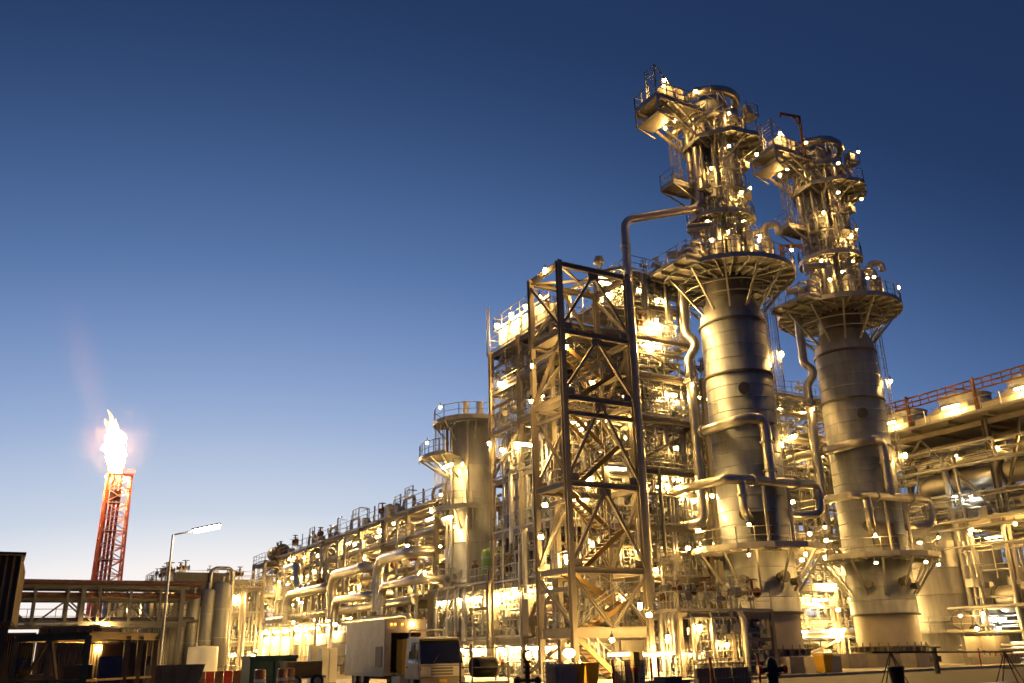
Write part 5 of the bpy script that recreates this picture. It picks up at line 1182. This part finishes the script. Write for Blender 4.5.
for k in range(8):
    a = gnd(190+k*9, 60); b = gnd(190+k*9+8.4, 60); B().beam(a+Z*.25, b+Z*.25, .55, .45).beam(a+Z*.65, b+Z*.65, .25, .4).build('segment', 'rust' if k % 2 else 'red', R)

# ------------------------------------------------------------------ plant further back
W0 = dict(equip=False, cat='structure')
frame('process_module', 'broad lit process block deep behind the tall module', [37, 43, 49, 55, 61], [61, 66], [4, 8, 12, 16, 19], 51, 110, .7, risers=24, valves=10, where='in the broad block deep behind', lampd=.55, small=260, **W0)
frame('process_module', 'long low lit block running away behind the pipe rack', [40, 46], [74, 82, 90, 98, 106, 114], [4, 8, 11], 52, 110, .7, risers=24, valves=10, where='in the low block behind the pipe rack', lampd=.5, small=260, **W0)
frame('process_module', 'dark steel block behind the air cooler rack', [80, 86, 92], [36, 42, 48, 54], [4, 8, 12, 15], 53, 110, .85, risers=20, valves=10, where='in the block behind the cooler rack', lampd=.22, small=200, **W0)
frame('process_module', 'low lit block between the filter drums and the far end frame', [16.5, 24], [124, 132], [4, 8, 10.5], 54, 60, .7, risers=20, valves=8, where='in the block beyond the far end frame', lampd=.9, lampk=('lampb', 'tubeb'), small=200, **W0)
# huts filling the yard behind the low shelter
def hut(x0, x1, d, h, label, m, dep=3):
    a, b = gnd(x0, d), gnd(x1, d); nn = (V((-(b-a).y, (b-a).x, 0))).normalized()*dep; R = thing('site_hut', label, 'hut', a)
    for p, q in ((a, b), (b, b+nn), (b+nn, a+nn), (a+nn, a)): corrug(B(), p, q, .05, h, 36, .03).build('wall', m, R)
    B().add([p+Z*z for z in (h+.01, h+.12) for p in (a, b, b+nn, a+nn)], [(3, 2, 1, 0), (4, 5, 6, 7), (0, 1, 5, 4), (1, 2, 6, 5), (2, 3, 7, 6), (3, 0, 4, 7)]).build('roof', m, R)
    t = (b-a).normalized(); o = V((t.y, -t.x, 0))*.06; c = a.lerp(b, .35)+o
    B().beam(c+Z*.1, c+Z*2.0, .85, .04, o).build('door', 'shed', R); c = a.lerp(b, .72)+o; B().beam(c+Z*1.1, c+Z*1.8, .9, .04, o).build('window', 'glass', R)
hut(-12, 34, 52, 2.9, 'brown site hut behind the left wing of the low shelter', 'shed'); hut(36, 78, 56, 3.1, 'grey brown site hut with lit side behind the low shelter', 'shedlight'); hut(112, 158, 58, 2.6, 'brown site hut between the low shelter and the street lamp', 'shed')
lp = gnd(98, 43)+Z*2.0; R = thing('pole_lamp', 'small lamp on a thin pole under the low shelter', 'lamp', lp-Z*2.0); B().cyl(lp-Z*2, lp, .04, 6).build('pole', 'dark', R); B().ball(lp+Z*.1, .12, 8, 5).build('globe', 'lampb', R)
# lamps along the front of the pipe walkway
for x, y, k in ((668, 637, 'lamp'), (727, 645, 'lamp'), (690, 655, 'lampd'), (612, 640, 'lamp'), (640, 606, 'lamp'), (649, 615, 'lamp'), (700, 628, 'lamp')): globe(at_v(x, y, 40.1), 'along the front of the low pipe walkway', k)
for x, y in ((620, 655), (655, 655), (690, 655)): tubel(at_v(x, y, 41.2), 'u', 'under the low pipe walkway', 'tubeb')

# ------------------------------------------------------------------ thin smoke lit by the flame, and an added halo of flame glow
def smoke(dens, spots):
    m = bpy.data.materials.new('smoke_and_halo'); m.use_nodes = True; t = m.node_tree; t.nodes.remove(t.nodes['Principled BSDF'])
    pv = t.nodes.new('ShaderNodeVolumePrincipled'); t.links.new(pv.outputs[0], t.nodes['Material Output'].inputs['Volume'])
    pv.inputs['Color'].default_value = (.9, .6, .48, 1)
    tc = t.nodes.new('ShaderNodeTexCoord'); g = t.nodes.new('ShaderNodeTexGradient'); g.gradient_type = 'QUADRATIC_SPHERE'; t.links.new(tc.outputs['Object'], g.inputs[0])
    n = t.nodes.new('ShaderNodeTexNoise'); n.inputs['Scale'].default_value = 1.6; n.inputs['Detail'].default_value = 3; t.links.new(tc.outputs['Object'], n.inputs[0])
    a = t.nodes.new('ShaderNodeMath'); a.operation = 'MULTIPLY'; t.links.new(g.outputs['Fac'], a.inputs[0]); a.inputs[1].default_value = .5
    if dens > .005: t.links.new(n.outputs[0], a.inputs[1])
    b = t.nodes.new('ShaderNodeMath'); b.operation = 'MULTIPLY'; b.inputs[1].default_value = dens; t.links.new(a.outputs[0], b.inputs[0]); t.links.new(b.outputs[0], pv.inputs['Density'])
    for loc, sx, sz in spots:
        o = bpy.data.objects.new('smoke', B().ball((0, 0, 0), 1, 24, 14).mesh('smoke', m)); col.objects.link(o); o.location = loc; o.scale = (sx, sx, sz)
        o.rotation_euler = (0, radians(-8 if sx > 9 else -21), 0); o['kind'] = 'stuff'; o['label'] = 'thin warm smoke and glow halo of the flare flame'; o['category'] = 'smoke'
smoke(.0021, (((23.4, 296.4, 66), 17, 19),)); smoke(.011, (((10.5, 297, 94), 8, 31),))  # first ball adds a glow halo round the flame, second is the smoke plume

# big vessels standing under the cooler bank
for i, (px, dd_, h, r) in enumerate(((995, 87, 10.0, 1.9), (1016, 90, 8.0, 1.9), (972, 92, 12.0, 2.0))):
    q = gnd(px, dd_); vdrum((q.x, q.y, .004), h, r, ('broad grey vertical vessel under the cooler bank, beside the domed vessel', 'lower grey vertical vessel under the outer part of the cooler bank', 'tallest grey vertical vessel deep under the cooler bank')[i], 'clad2', None, False)
for x, y in ((67.2, 38), (67.2, 43)): tubel((x, y, 9.2), 'v', 'under the cooler bank', 'tube')
